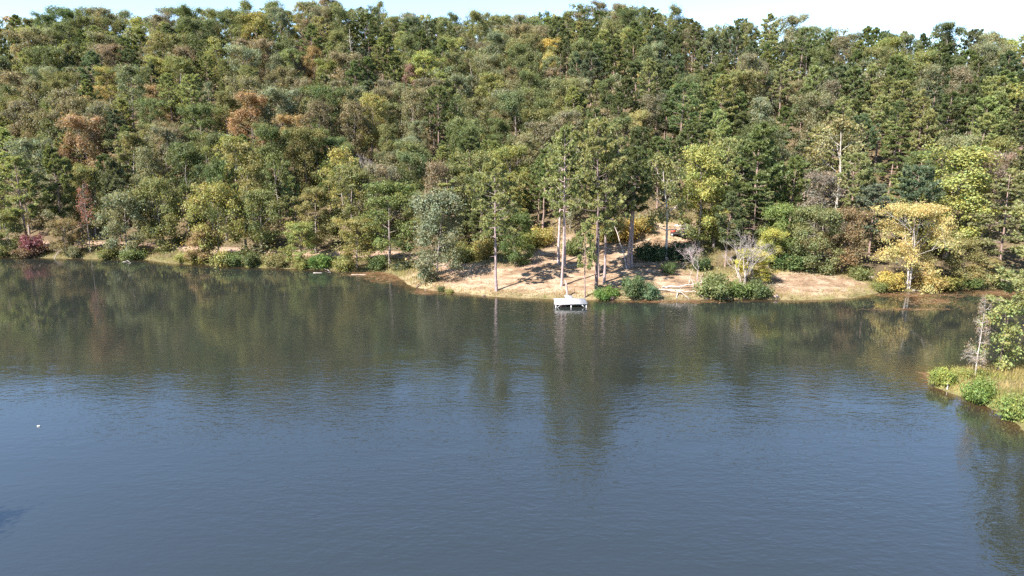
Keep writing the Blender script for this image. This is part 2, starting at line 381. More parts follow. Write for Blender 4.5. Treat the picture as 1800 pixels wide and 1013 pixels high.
# ------------------------------------------------------------------ tree building
def unit(v): return v / (np.linalg.norm(v) + 1e-9)
def rdir(rng, n):
    v = rng.normal(size=(n, 3)); return v / np.linalg.norm(v, axis=1)[:, None]
def leaves(rng, centers, radii, n, size, squash=.75, jitter=.6, up=.45, aspect=.62, tone=.22):
    """n leaf faces gathered into clumps; returns verts, quads, tint"""
    C = np.asarray(centers); R = np.asarray(radii); w = R ** 2 / (R ** 2).sum()
    k = rng.choice(len(C), n, p=w)
    dv = rdir(rng, n); dv[:, 2] *= squash
    rad = R[k] * (.45 + .55 * rng.random(n) ** .6)
    rad = np.where(rng.random(n) < .35, R[k] * (.9 + .75 * np.abs(rng.normal(size=n))), rad)
    pos = C[k] + dv * rad[:, None]
    nrm = dv + np.array([0, 0, up]) + rng.normal(size=(n, 3)) * jitter; nrm /= np.linalg.norm(nrm, axis=1)[:, None]
    t = np.cross(nrm, rdir(rng, n)); t /= np.linalg.norm(t, axis=1)[:, None] + 1e-9
    b = np.cross(nrm, t)
    s = size * (.65 + .7 * rng.random(n))[:, None]
    V = np.stack([pos - t * s * .5, pos + b * s * .5 * aspect + t * s * .08, pos + t * s * .5, pos - b * s * .5 * aspect + t * s * .08], 1).reshape(-1, 3)
    ct = 1 + (rng.random(len(C)) - .5) * .45
    br = ct[k] * (1 + (rng.random(n) - .5) * 2 * tone); hue = rng.normal(size=n) * .09 + (rng.random(len(C)) - .5)[k] * .22
    tint = np.stack([br * (1 + hue), br, br * (1 - .5 * hue)], 1)
    return V, np.arange(4 * n).reshape(-1, 4), np.repeat(np.clip(tint, .1, 3), 4, 0)
def bez(a, b, c, n=4):
    t = np.linspace(0, 1, n)[:, None]; return (1 - t) ** 2 * a + 2 * t * (1 - t) * b + t * t * c
class Proto: pass
def finish(pr, name, geo, LV, LP, LT, lmat, H, W):
    pr.trunk = geo.mesh(name + '_trunk', M_BARK, smooth=True) if geo.n else None
    pr.crown = make_mesh(name + '_crown', LV, LP, (lmat,), tint=LT) if LV is not None else None
    pr.H, pr.W = H, W; pr.raw = (geo, LV, LP, LT)
    return pr
def broadleaf(name, seed, H=18, c0=.24, R=4.3, nl=18, n=17000, leaf=.35, clump=1.15, sub=7, shape=.45, stems=1, wob=.05, tone=.22, squash=.75, sides=6, low=1.0):
    rng = np.random.default_rng(seed); g = Geo(); C = []; CR = []
    for st in range(stems):
        off = np.zeros(3) if stems == 1 else np.append(rng.normal(size=2) * .12, 0)
        lean = rng.normal(size=2) * H * (wob if stems == 1 else .13)
        K = 8; tt = np.linspace(0, 1, K)
        path = np.stack([off[0] + lean[0] * tt ** 1.4 + np.cumsum(rng.normal(size=K)) * H * .006 * (tt > 0), off[1] + lean[1] * tt ** 1.4 + np.cumsum(rng.normal(size=K)) * H * .006 * (tt > 0), tt * H * .93], 1)
        path[0, 2] = -.4
        r0 = .0135 * H / math.sqrt(stems); rad = r0 * (1 - tt) ** .8 + .025; rad[0] *= 1.35
        g.tube(path, rad, sides)
        nls = max(4, nl // stems)
        for i in range(nls):
            t = c0 + (1 - c0) * (i + rng.random()) / nls
            q = (t - c0) / (1 - c0)
            env = R * max(.18, 1 - abs((q - shape) / (1.02 - shape if q > shape else shape + .35)) ** 2.2) ** .55 * rng.uniform(.62, 1.12)
            az = i * 2.4 + rng.normal() * .35 + st
            el = math.radians(5 + 60 * q + rng.normal() * 8)
            th = max(.02, t - .10 * (1 - q)); p0 = np.array([np.interp(th, tt, path[:, k]) for k in range(3)])
            dr = np.array([math.cos(az) * math.cos(el), math.sin(az) * math.cos(el), math.sin(el)])
            Lr = env / max(.42, math.cos(el)) if q < .85 else env
            p2 = p0 + dr * Lr; p2[2] = min(p2[2], H * .97)
            p1 = p0 + dr * Lr * .5 + np.array([0, 0, -.07 * Lr * low]) + rng.normal(size=3) * .06 * Lr
            br = bez(p0, p1, p2, 4); rb = np.interp(th, tt, rad) * .45
            g.tube(br, np.linspace(rb, .02, 4), 4)
            C.append(p2); CR.append(clump * rng.uniform(.8, 1.25))
            for s_ in range(sub):
                f = rng.uniform(.4, .98); q0 = (1 - f) ** 2 * p0 + 2 * f * (1 - f) * p1 + f * f * p2
                sd = unit(dr * .7 + rdir(rng, 1)[0] * .9 + np.array([0, 0, .15])); ln = Lr * rng.uniform(.22, .42) + .25
                q1 = q0 + sd * ln; q1[2] = min(q1[2], H)
                g.tube(np.array([q0, (q0 + q1) / 2 + rng.normal(size=3) * .05 * ln, q1]), [rb * .4 + .008, rb * .25 + .008, .012], 3, False)
                C.append(q1); CR.append(clump * rng.uniform(.55, 1.1))
        C.append(path[-1]); CR.append(clump * .9)
    V, Q, T = leaves(rng, C, CR, n, leaf, tone=tone, squash=squash)
    return finish(Proto(), name, g, V, [Q], T, M_LEAF, H, 2 * R)
def tufts(rng, P, D, ntri, ln, wid, tone=.2, flat=1.0):
    m = len(P); n = m * ntri; k = np.repeat(np.arange(m), ntri)
    v = np.asarray(D)[k] * .75 + rdir(rng, n); v[:, 2] = v[:, 2] * flat + .12; v /= np.linalg.norm(v, axis=1)[:, None]
    L_ = ln * (.6 + .6 * rng.random(n))[:, None]
    s = np.cross(v, rdir(rng, n)); s /= np.linalg.norm(s, axis=1)[:, None] + 1e-9
    B = np.asarray(P)[k] - v * L_ * .15; tip = B + v * L_; w = wid * (.7 + .6 * rng.random(n))[:, None]
    mid = B + v * L_ * .6
    V = np.stack([B, mid + s * w, tip, mid - s * w], 1).reshape(-1, 3)
    ct = 1 + (rng.random(m) - .5) * .4; br = ct[k] * (1 + (rng.random(n) - .5) * 2 * tone); hue = rng.normal(size=n) * .06 + ((rng.random(m) - .5) * .16)[k]
    T = np.repeat(np.clip(np.stack([br * (1 + hue), br, br * (1 - .4 * hue)], 1), .1, 3), 4, 0)
    return V, np.arange(4 * n).reshape(-1, 4), T
def pine(name, seed, H=24, c0=.5, R=3.6, nb=38, tw=7, ntri=20, ln=.52, wid=.06, shape=.28, flat=1.0, layered=False, wob=.012, sides=7, dead=5, gap=.0):
    rng = np.random.default_rng(seed); g = Geo(); TP = []; TD = []
    K = 9; tt = np.linspace(0, 1, K); lean = rng.normal(size=2) * H * wob
    path = np.stack([lean[0] * tt ** 1.5 + np.cumsum(rng.normal(size=K)) * H * .003, lean[1] * tt ** 1.5 + np.cumsum(rng.normal(size=K)) * H * .003, tt * H * .97], 1); path[0] = (0, 0, -.4)
    r0 = .0095 * H + .02; rad = r0 * (1 - tt * .93) ** .85 + .012; rad[0] *= 1.3
    g.tube(path, rad, sides)
    for i in range(nb):
        q = (i + rng.random()) / nb
        if layered: q = (math.floor(q * nb / 4) + .5 + rng.normal() * .07) / (nb / 4); q = min(max(q, 0), .99)
        if rng.random() < gap: continue
        t = c0 + (1 - c0) * q
        env = R * (min(1, (q + .12) / (shape + .12)) ** .6 if q < shape else max(.1, 1 - ((q - shape) / (1.06 - shape)) ** 2.5)) * rng.uniform(.6, 1.12)
        az = i * 2.4 + rng.normal() * .4
        el = math.radians((-8 + 14 * q if layered else -6 + 52 * q ** 1.3) + rng.normal() * 7)
        p0 = np.array([np.interp(t * .97, tt, path[:, k]) for k in range(3)])
        h = np.array([math.cos(az), math.sin(az), 0]); dr = h * math.cos(el) + np.array([0, 0, math.sin(el)])
        p2 = p0 + dr * env + np.array([0, 0, .06 * env if layered else .18 * env]); p1 = p0 + dr * env * .5 - np.array([0, 0, .05 * env])
        rb = np.interp(t, tt, rad) * .36 + .008
        g.tube(bez(p0, p1, p2, 4), np.linspace(rb, .015, 4), 4)
        TP.append(p2); TD.append(unit(p2 - p1))
        side = np.array([-h[1], h[0], 0])
        for s_ in range(tw):
            f = rng.uniform(.32, .97); q0 = (1 - f) ** 2 * p0 + 2 * f * (1 - f) * p1 + f * f * p2
            sg = 1 if s_ % 2 else -1
            sd = unit(dr * .7 + side * sg * rng.uniform(.4, 1.1) + np.array([0, 0, rng.uniform(-.05, .12) if layered else rng.uniform(-.1, .75)]))
            l_ = (.24 * env + .35) * rng.uniform(.6, 1.2) * (1.15 - .5 * f)
            q1 = q0 + sd * l_
            g.tube(np.array([q0, q1]), [rb * .35 + .006, .012], 3, False)
            TP.append(q1); TD.append(sd); TP.append((q0 + q1) / 2 + rdir(rng, 1)[0] * .12); TD.append(unit(sd + rdir(rng, 1)[0] * .5))
            a2 = q0 * .4 + q1 * .6 + rdir(rng, 1)[0] * .28; TP.append(a2); TD.append(sd)
            if l_ > .8: TP.append(q0 * .25 + q1 * .75 + rdir(rng, 1)[0] * .3); TD.append(sd)
    for i in range(dead):                                       # bare stubs below the crown
        t = c0 * rng.uniform(.55, .98); az = rng.random() * 6.28; p0 = np.array([np.interp(t * .97, tt, path[:, k]) for k in range(3)])
        l_ = R * rng.uniform(.12, .4); p2 = p0 + np.array([math.cos(az) * l_, math.sin(az) * l_, -.1 * l_])
        g.tube(np.array([p0, (p0 + p2) / 2 + np.array([0, 0, .06 * l_]), p2]), [.035, .025, .01], 3)
    TP.append(path[-1] + np.array([0, 0, .1])); TD.append(np.array([0, 0, 1.0]))
    V, Q, T = tufts(rng, TP, TD, ntri, ln, wid, flat=flat)
    return finish(Proto(), name, g, V, [Q], T, M_NEEDLE, H, 2 * R)
def shrub(name, seed, H=2.4, R=1.6, stems=10, n=4600, leaf=.20, clump=.55, tone=.22):
    rng = np.random.default_rng(seed); g = Geo(); C = []; CR = []
    for i in range(stems):
        az = rng.random() * 6.28; rr = R * math.sqrt(rng.random()) * .95
        top = np.array([math.cos(az) * rr, math.sin(az) * rr, H * (1 - .5 * (rr / R) ** 2) * rng.uniform(.72, 1.0)])
        b0 = np.array([math.cos(az) * rr * .25, math.sin(az) * rr * .25, -.25]); mid = (b0 + top) / 2 + np.array([math.cos(az), math.sin(az), 0]) * rr * -.15
        pth = bez(b0, mid, top, 5); g.tube(pth, np.linspace(.035, .01, 5), 4, False)
        for f in (.45, .7, 1.0):
            for _ in range(2):
                C.append(b0 + (top - b0) * f + rdir(rng, 1)[0] * clump * .8 * np.array([1, 1, .4])); CR.append(clump * rng.uniform(.6, 1.1))
    C = np.array(C); C[:, 2] = np.maximum(C[:, 2], .18)
    V, Q, T = leaves(rng, C, CR, n, leaf, tone=tone, squash=.85)
    return finish(Proto(), name, g, V, [Q], T, M_LEAF, H, 2 * R)
def dead(name, seed, H=10, stems=1, spread=.5, depth=4, r0=.16, n=0, leaf=.2, first=.3, spike=False):
    rng = np.random.default_rng(seed); g = Geo(); tips = []
    def grow(p, dr, L_, r, k):
        q = p + dr * L_; m = (p + q) / 2 + rdir(rng, 1)[0] * L_ * .08
        g.tube(np.array([p, m, q]), [r, r * .85, r * .66], 6 if k > 2 else 4, k == 0)
        if k == 0: tips.append(q); return
        for j in range(3 if k > 1 else 3):
            nd_ = unit(dr + rdir(rng, 1)[0] * (spread + .25) + np.array([0, 0, .12])); f = rng.uniform(.55, 1.0)
            grow(p + (q - p) * f, nd_, L_ * rng.uniform(.55, .85), r * .6, k - 1)
    if spike:
        K = 9; tt = np.linspace(0, 1, K); path = np.stack([np.cumsum(rng.normal(size=K)) * H * .004, np.cumsum(rng.normal(size=K)) * H * .004, tt * H], 1); path[0, 2] = -.3
        g.tube(path, r0 * (1 - .85 * tt) + .01, 7)
        nbr = int(26 * spread / .5)
        for i in range(nbr):
            t = rng.uniform(first, .97); p0 = np.array([np.interp(t, tt, path[:, k]) for k in range(3)]); az = i * 2.4 + rng.normal() * .5
            L_ = H * .22 * (1.15 - .75 * t) * rng.uniform(.6, 1.2); el = rng.uniform(-.1, .5)
            dr = np.array([math.cos(az) * math.cos(el), math.sin(az) * math.cos(el), math.sin(el)])
            grow(p0, dr, L_ * .6, r0 * .24, depth)
    else:
        for s_ in range(stems):
            a = s_ * 2.4; dr = unit(np.array([math.cos(a) * .22, math.sin(a) * .22, 1.0])) if stems > 1 else np.array([.03, 0, 1.0])
            grow(np.array([math.cos(a) * .15 * (stems > 1), math.sin(a) * .15 * (stems > 1), -.3]), dr, H * first, r0, depth)
    V = None; Q = [[]]; T = None
    if n:
        V, Q1, T = leaves(rng, tips, np.full(len(tips), .35), n, leaf, tone=.3); Q = [Q1]
    mz = g.verts()[:, 2].max(); mw = np.abs(g.verts()[:, :2]).max() * 2
    return finish(Proto(), name, g, V, Q, T, M_LEAF, mz, mw)

B = [broadleaf('oak%d' % i, 100 + i, **kw) for i, kw in enumerate([
    dict(H=18, R=4.6, shape=.45), dict(H=19, R=4.2, shape=.5, c0=.26, clump=.95), dict(H=17, R=4.8, shape=.40, c0=.2, nl=19, clump=1.2),
    dict(H=20, R=4.3, shape=.48, c0=.3, nl=17, clump=1.05), dict(H=18, R=3.9, shape=.38, c0=.16, nl=21, clump=1.05), dict(H=17, R=4.4, shape=.5, c0=.26, n=10000, clump=1.1, sub=6)])]
BS = [broadleaf('small_tree%d' % i, 140 + i, **kw) for i, kw in enumerate([
    dict(H=9.5, R=3.3, c0=.16, nl=16, n=18000, leaf=.24, clump=.88, sub=6), dict(H=9, R=3.0, c0=.22, nl=15, n=16500, leaf=.24, clump=.84, sub=6, stems=2, shape=.5),
    dict(H=10, R=2.9, c0=.12, nl=18, n=17000, leaf=.24, clump=.82, shape=.35), dict(H=9, R=3.6, c0=.2, nl=16, n=15000, leaf=.24, clump=.76, stems=3, sub=6, squash=.5)])]
BP = broadleaf('poplar', 160, H=19, R=3.4, c0=.22, nl=24, n=19000, leaf=.31, clump=.95, sub=8, shape=.3)
BSP = broadleaf('sparse_tree', 161, H=17, R=4.0, c0=.36, nl=14, n=4200, leaf=.38, clump=.9, sub=7)
BG = broadleaf('golden_tree', 162, H=11, R=4.9, c0=.10, nl=24, n=26000, leaf=.21, clump=.80, sub=10, shape=.4, stems=4, squash=.65, low=-.6)
BY = broadleaf('young_tree', 163, H=7.5, R=2.2, c0=.2, nl=14, n=2300, leaf=.32, clump=.6, sub=5, shape=.5)
PT = [pine('tall_pine%d' % i, 200 + i, **kw) for i, kw in enumerate([
    dict(H=24, c0=.50, R=3.6), dict(H=25, c0=.42, R=4.0, nb=40), dict(H=22, c0=.48, R=4.2, nb=32, tw=7), dict(H=24, c0=.58, R=3.3, nb=30)])]
PW = [pine('dock_pine%d' % i, 260 + i, **kw) for i, kw in enumerate([
    dict(H=24, c0=.46, R=4.3, nb=40, ntri=18), dict(H=25, c0=.36, R=5.2, nb=46, ntri=18), dict(H=22, c0=.42, R=4.8, nb=40, tw=8, ntri=18), dict(H=24, c0=.55, R=3.9, nb=32, ntri=18)])]
PM = [pine('pine%d' % i, 220 + i, **kw) for i, kw in enumerate([
    dict(H=18, c0=.30, R=3.5, nb=40, shape=.25), dict(H=17, c0=.36, R=3.8, nb=36, shape=.35), dict(H=19, c0=.34, R=3.2, nb=40, shape=.2), dict(H=16, c0=.22, R=3.7, nb=42, shape=.22)])]
PL = pine('layered_pine', 240, H=17, c0=.15, R=4.6, nb=44, tw=10, flat=.35, layered=True, ln=.40, shape=.15, dead=0)
PL2 = pine('layered_pine2', 241, H=16, c0=.25, R=4.2, nb=36, tw=10, flat=.35, layered=True, ln=.40, shape=.3, dead=2)
PN = pine('near_pine', 243, H=20, c0=.22, R=5.2, nb=54, tw=10, ntri=22, ln=.42, wid=.045, shape=.25, dead=2)
PY = pine('young_pine', 242, H=11, c0=.42, R=2.2, nb=28, tw=5, ln=.36, shape=.2, dead=0)
SH = [shrub('shrub%d' % i, 300 + i, **kw) for i, kw in enumerate([
    dict(), dict(H=2.0, R=1.9, stems=11), dict(H=3.0, R=1.5, n=4800), dict(H=1.6, R=1.5, leaf=.18, n=3600)])]
DW = dead('dead_spread', 400, H=10.5, stems=3, spread=.42, depth=5, r0=.085, first=.30)
DW2 = dead('dead_small', 401, H=6, stems=1, spread=.75, depth=5, r0=.055, first=.36)
DS = dead('dead_snag', 402, H=16, spread=.35, depth=1, r0=.2, first=.35, spike=True)
DH = dead('dying_tree', 403, H=8, spread=.62, depth=3, r0=.11, first=.12, spike=True, n=1500, leaf=.17)
DR = dead('thin_red_tree', 404, H=12, spread=.6, depth=3, r0=.12, first=.38, spike=True, n=1300, leaf=.2)

OCC = []                                        # everything placed as a tree: x, y, radius
RNG = np.random.default_rng(7)
GREY = (.22, .19, .175); PINEB = (.25, .185, .16); PALE = (.46, .43, .41)
def put(name, pr, p, H, W, leafc, label, cat, group=None, bark=GREY, rz=None, lean=(0, 0), crown='crown', trunk='trunk'):
    e = bpy.data.objects.new(name, None); COL.objects.link(e); e.empty_display_size = .3
    e.location = (float(p[0]), float(p[1]), float(p[2])); e.rotation_euler = (lean[0], lean[1], RNG.random() * 6.28 if rz is None else rz)
    e.scale = (W / pr.W, W / pr.W, H / pr.H)
    tag(e, label, cat, group)
    if pr.trunk: link(trunk, pr.trunk, e, color=bark)
    if pr.crown: link(crown, pr.crown, e, color=leafc)
    return e
def hero(name, pr, u, v, vt, wpx, leafc, label, cat='tree', group=None, occ=True, **kw):
    p = ground_hit(u, v); dep = project(*p)[2]
    H = (top_z(p, vt) - p[2]) * (.86 if cat == 'shrub' else .97); W = wpx / FPX * dep * (.84 if pr.crown else 1)
    p[2] -= .05
    if occ: OCC.append((p[0], p[1], W / 2))
    return put(name, pr, p, H, W, leafc, label, cat, group, **kw)

# leaf colours (albedo)
OLIVE = (.180, .184, .072); GRYGRN = (.195, .205, .115); BROWN = (.205, .178, .105); YGRN = (.260, .260, .085); ORANGE = (.29, .205, .10)
DARKG = (.115, .140, .055); RUSSET = (.24, .165, .12); GOLD = (.36, .30, .12); GREEN = (.150, .180, .060); TAN = (.29, .23, .14)
PINEG = (.150, .180, .070); PINEY = (.268, .282, .118); PINEB_ = (.130, .160, .088); PINED = (.115, .138, .058)
def lift(c_):                                   # leaf albedo as read from the photograph's sunlit crowns
    return tuple(min(.5, k * f_) for k, f_ in zip(c_, (1.4, 1.33, 1.5)))

# ------------------------------------------------------------------ trees one can point to
bl, pn, sh, dd = 'broadleaf_tree', 'pine_tree', 'shrub', 'dead_tree'
HERO = [
 (pn, PM[1], 50, 440, 268, 100, PINEY, 'full pine at the track just behind the red shrub'),
 (pn, PM[0], 112, 428, 248, 70, PINEG, 'tall green pine behind the bare reddish tree'),
 (bl, BS[1], 18, 447, 378, 60, OLIVE, 'olive green tree leaning over the bank beside the red shrub'),
 (bl, BS[1], 118, 447, 388, 50, (.165, .14, .06), 'small orange and green tree between red shrub and bare reddish tree'),
 (dd, DR, 160, 446, 315, 42, (.26, .12, .075), 'thin half-bare tree with reddish leaves and pale trunk at the bank'),
 (bl, BS[0], 222, 446, 342, 82, GRYGRN, 'grey-green round tree over the low waterside bushes'),
 (pn, PM[3], 213, 425, 272, 66, (.105, .115, .055), 'dull olive conical pine behind the grey-green round tree'),
 (bl, BS[2], 290, 437, 315, 74, OLIVE, 'olive tree beside the track above the grassy point'),
 (bl, B[4], 333, 405, 250, 62, DARKG, 'dark green tree standing behind the olive tracksde trees'.replace('tracksde', 'trackside')),
 (bl, BS[2], 385, 460, 325, 82, YGRN, 'yellow-green tree reaching from the bank past the track'),
 (bl, BS[1], 358, 464, 405, 52, (.21, .165, .07), 'small orange-yellow tree at the foot of the yellow-green tree'),
 (bl, B[1], 432, 440, 250, 72, (.17, .16, .055), 'tall yellowish tree above the track with dense upper crown'),
 (bl, BS[2], 458, 448, 335, 72, OLIVE, 'slender olive tree between track and waterside scrub'),
 (bl, BS[3], 530, 466, 392, 66, YGRN, 'leaning yellow-green tree over the water beside a round green bush'),
 (bl, B[1], 556, 446, 330, 70, (.15, .145, .05), 'olive tree with clustered dark trunks beside the track'),
 (bl, BS[3], 627, 471, 385, 78, (.19, .165, .055), 'flat-topped yellow-green tree with three slim trunks at the bank'),
 (bl, B[3], 686, 469, 318, 92, GREEN, 'tall green tree with thick dark trunk where the bank turns'),
 (bl, B[4], 618, 436, 290, 84, OLIVE, 'large olive tree behind the slim-trunked bank tree'),
 (bl, BS[0], 768, 490, 342, 102, (.135, .155, .085), 'silvery green round tree standing alone on the tan clearing'),
 (bl, BS[0], 905, 466, 375, 70, (.075, .105, .030), 'dense dark green low tree at the head of the clearing'),
 (pn, PW[2], 873, 512, 268, 114, PINEY, 'lone tall pine with bare lower trunk at the water edge', {'bark': (.30, .235, .235)}),
 (pn, PW[0], 987, 504, 205, 96, PINEY, 'tallest of the clustered slim pines behind the dock', {'bark': (.34, .27, .26)}),
 (pn, PW[3], 982, 464, 222, 92, PINEY, 'slim pine with pale trunk behind the dock cluster', {'bark': (.40, .33, .32)}),
 (pn, PW[3], 992, 470, 240, 84, PINEG, 'slim pine on the right flank of the pale-trunked pair', {'bark': (.34, .28, .27)}),
 (pn, PW[1], 1048, 511, 190, 132, PINEY, 'largest pine with broad crown and dark trunk beside the dock', {'bark': (.17, .13, .125)}),
 (pn, PW[2], 1062, 497, 232, 112, PINEY, 'grey-trunked pine close behind the largest pine', {'bark': (.30, .24, .235)}),
 (pn, PW[0], 1052, 488, 250, 96, PINEG, 'slim pine hidden behind the largest pine', {'bark': (.36, .30, .28)}),
 (pn, PY, 1028, 525, 385, 52, PINEY, 'small pine with bare lower stem next to the dock', {'bark': (.24, .18, .16)}),
 (pn, PW[3], 1105, 471, 246, 98, PINED, 'dark-crowned pine with paired trunk beside the leaning dead stem', {'bark': (.28, .22, .21)}),
 (pn, PW[3], 1110, 470, 275, 84, PINED, 'second trunk of the dark-crowned pine pair', {'bark': (.34, .28, .27)}),
 (bl, BSP, 1172, 456, 268, 92, (.16, .165, .06), 'open-crowned tree with pale grey trunk in front of the dark hedge', {'bark': PALE}),
 (bl, BP, 1228, 440, 250, 78, (.22, .225, .065), 'tall narrow yellow-green tree right of the pale-trunked tree'.replace('right of', 'beyond')),
 (bl, BP, 1255, 436, 300, 66, (.22, .235, .055), 'lower yellow-green tree next to the tall narrow one'),
 (pn, PM[3], 1318, 432, 208, 132, PINEG, 'big fluffy green pine towering behind the bare white tree'),
 (pn, PL, 1322, 446, 305, 112, (.115, .145, .055), 'pine with flat layered boughs behind the bare white tree'),
 (bl, BS[0], 1372, 458, 362, 78, (.12, .165, .045), 'bright green tree at the edge of the bare bank, by the layered pine'),
 (dd, DW, 1304, 508, 384, 140, (.3, .3, .1), 'bare bleached white tree spreading above the waterside thicket', {'bark': (.31, .285, .265)}),
 (dd, DW2, 1226, 497, 416, 96, (.3, .3, .1), 'small grey leafless tree with tangled pinkish twigs', {'bark': (.40, .34, .34)}),
 (bl, BS[3], 1322, 500, 440, 74, (.30, .29, .06), 'low yellow foliage around the trunk of the bleached tree'),
 (bl, BS[1], 1352, 470, 405, 50, (.25, .25, .06), 'small yellow-green tree beside the bleached tree'),
 (bl, B[5], 1445, 452, 303, 86, (.155, .145, .10), 'grey-brown rounded tree above the bare bank'),
 (bl, BS[0], 1428, 476, 368, 96, (.125, .145, .055), 'spreading green tree at the back of the bare bank'),
 (bl, BS[1], 1478, 478, 372, 72, (.165, .135, .06), 'green tree turning orange at the end of the bare bank'),
 (bl, BG, 1598, 508, 362, 138, (.32, .285, .105), 'golden yellow many-stemmed tree spreading over the cove', {'bark': (.42, .39, .37)}),
 (bl, BP, 1660, 455, 252, 118, (.235, .245, .075), 'tall lime green tree behind the golden tree'),
 (pn, PM[1], 1527, 452, 318, 84, (.105, .130, .080), 'blue-grey pine between the orange-tinged and golden trees'),
 (pn, PM[0], 1585, 435, 285, 92, PINEY, 'pale olive pine behind the golden tree'),
 (bl, BSP, 1467, 400, 203, 104, (.19, .175, .075), 'pale yellow tree with white forked limbs on the lower slope', {'bark': (.42, .39, .35)}),
 (bl, B[5], 1725, 430, 268, 62, (.20, .155, .115), 'brown half-bare tree beside the tall lime green tree'),
 (pn, PL2, 1752, 492, 292, 132, (.155, .165, .07), 'broad pale pine with long level limbs over the cove'),
 (pn, PM[1], 1812, 486, 255, 130, PINEY, 'large pine above the far end of the cove'),
 (bl, BS[1], 1690, 496, 425, 70, (.16, .15, .055), 'low olive tree between golden tree and pale pine'),
 (dd, DS, 620, 150, 48, 22, (.3, .3, .1), 'bare standing dead trunk high on the wooded slope', {'bark': (.50, .45, .42)}),
 (dd, DW, 484, 262, 190, 70, (.3, .3, .1), 'bare pale dead tree among crowns on the left slope', {'bark': (.50, .47, .42)}),
 (dd, DW, 640, 330, 258, 60, (.3, .3, .1), 'grey leafless tree among olive crowns above the track', {'bark': (.42, .38, .36)}),
 (dd, DS, 985, 165, 92, 18, (.3, .3, .1), 'grey snag uphill from the dock pines', {'bark': (.34, .30, .27)}),
 (dd, DS, 560, 172, 112, 16, (.3, .3, .1), 'short grey snag below the bare standing trunk', {'bark': (.30, .26, .24)}),
 (dd, DS, 1330, 108, 62, 18, (.3, .3, .1), 'grey snag near the ridge above the bleached tree', {'bark': (.34, .30, .27)}),
 (dd, DW, 1112, 172, 118, 34, (.3, .3, .1), 'leafless grey tree below the ridge pine stand', {'bark': (.36, .32, .30)}),
 (dd, DW2, 905, 330, 268, 40, (.3, .3, .1), 'leafless pinkish tree behind the clearing scrub', {'bark': (.36, .31, .30)}),
 (bl, BSP, 440, 150, 68, 52, (.17, .14, .09), 'half-bare pale-limbed tree below the left ridge', {'bark': (.5, .44, .40)}),
 (bl, B[2], 345, 98, 38, 50, RUSSET, 'russet crowned tree near the left ridge top'),
 (bl, BS[0], 805, 165, 104, 34, (.26, .11, .075), 'small red crowned tree at mid slope'),
 (bl, BP, 968, 140, 66, 36, (.33, .27, .07), 'narrow yellow tree below the ridge line'),
 (bl, BS[0], 1418, 122, 82, 24, (.24, .08, .065), 'small dark red crowned tree below the far ridge'),
 (bl, B[0], 285, 230, 150, 40, (.20, .15, .075), 'orange crowned tree on the left slope'),
 (bl, BS[3], 1725, 505, 455, 60, (.21, .18, .07), 'low tan-green tree beside the leaning bare stem at the cove'),
]
for h in HERO:
    kw = h[8] if len(h) > 8 else {}
    if h[0] == pn and 'bark' not in kw: kw['bark'] = PINEB
    c_ = h[6] if h[6] in (OLIVE, GRYGRN, BROWN, YGRN, ORANGE, DARKG, RUSSET, GOLD, GREEN, TAN, PINEG, PINEY, PINEB_, PINED) else lift(h[6])
    hero(*h[:6], c_, h[7], **kw)
# pine stand with bare dark trunks below the ridge
for i, u in enumerate(np.linspace(1042, 1262, 17)):
    hero(pn, PT[3], u + RNG.normal() * 3, 118 + RNG.normal() * 4 - 6 * (u < 1100), 52 + RNG.normal() * 6, 30 + RNG.random() * 8, [PINEG, PINED, PINEB_][i % 3],
         'slim pine with bare dark trunk in the stand below the ridge', group='pine stand below the ridge', bark=(.15, .12, .11))

# peninsula at the right, and trees of the near banks just outside the view
hero(dd, DH, 1713, 663, 512, 62, (.27, .21, .13), 'dying slim tree with pale trunk and few tan leaves on the grassy point', bark=(.40, .37, .345))
hero(bl, BY, 1755, 650, 536, 74, (.26, .29, .11), 'young tree with large pale green leaves on the grassy point', bark=(.14, .11, .10))
hero(pn, PN, 1854, 655, 275, 280, PINEY, 'tall pine with long boughs at the root of the grassy point', bark=PINEB)
for (x, y, H, W, pr, c_, lab) in [(53.5, 56, 18, 6.5, PM[0], PINEG, 'dense pine on the near right bank'), (55, 50, 19, 7.5, B[0], GREEN, 'tall green tree on the near right bank'),
                                  (53.5, 62, 13, 5.5, BS[2], OLIVE, 'olive tree on the near right bank by the pine'), (60, 62, 20, 7, PT[1], PINEG, 'tall pine further back on the right bank'),
                                  (61, 41, 19, 8, B[2], OLIVE, 'broad olive tree on the near right bank'), (-46.0, 25.4, 17, 6.5, B[1], GREEN, 'green tree on the near left bank')]:
    p = np.array([x, y, height([[x, y]])[0] - .05]); OCC.append((x, y, W / 2))
    put(pn if pr in PM + PT else bl, pr, p, H, W, c_, lab, 'tree', bark=PINEB if pr in PM + PT else GREY)

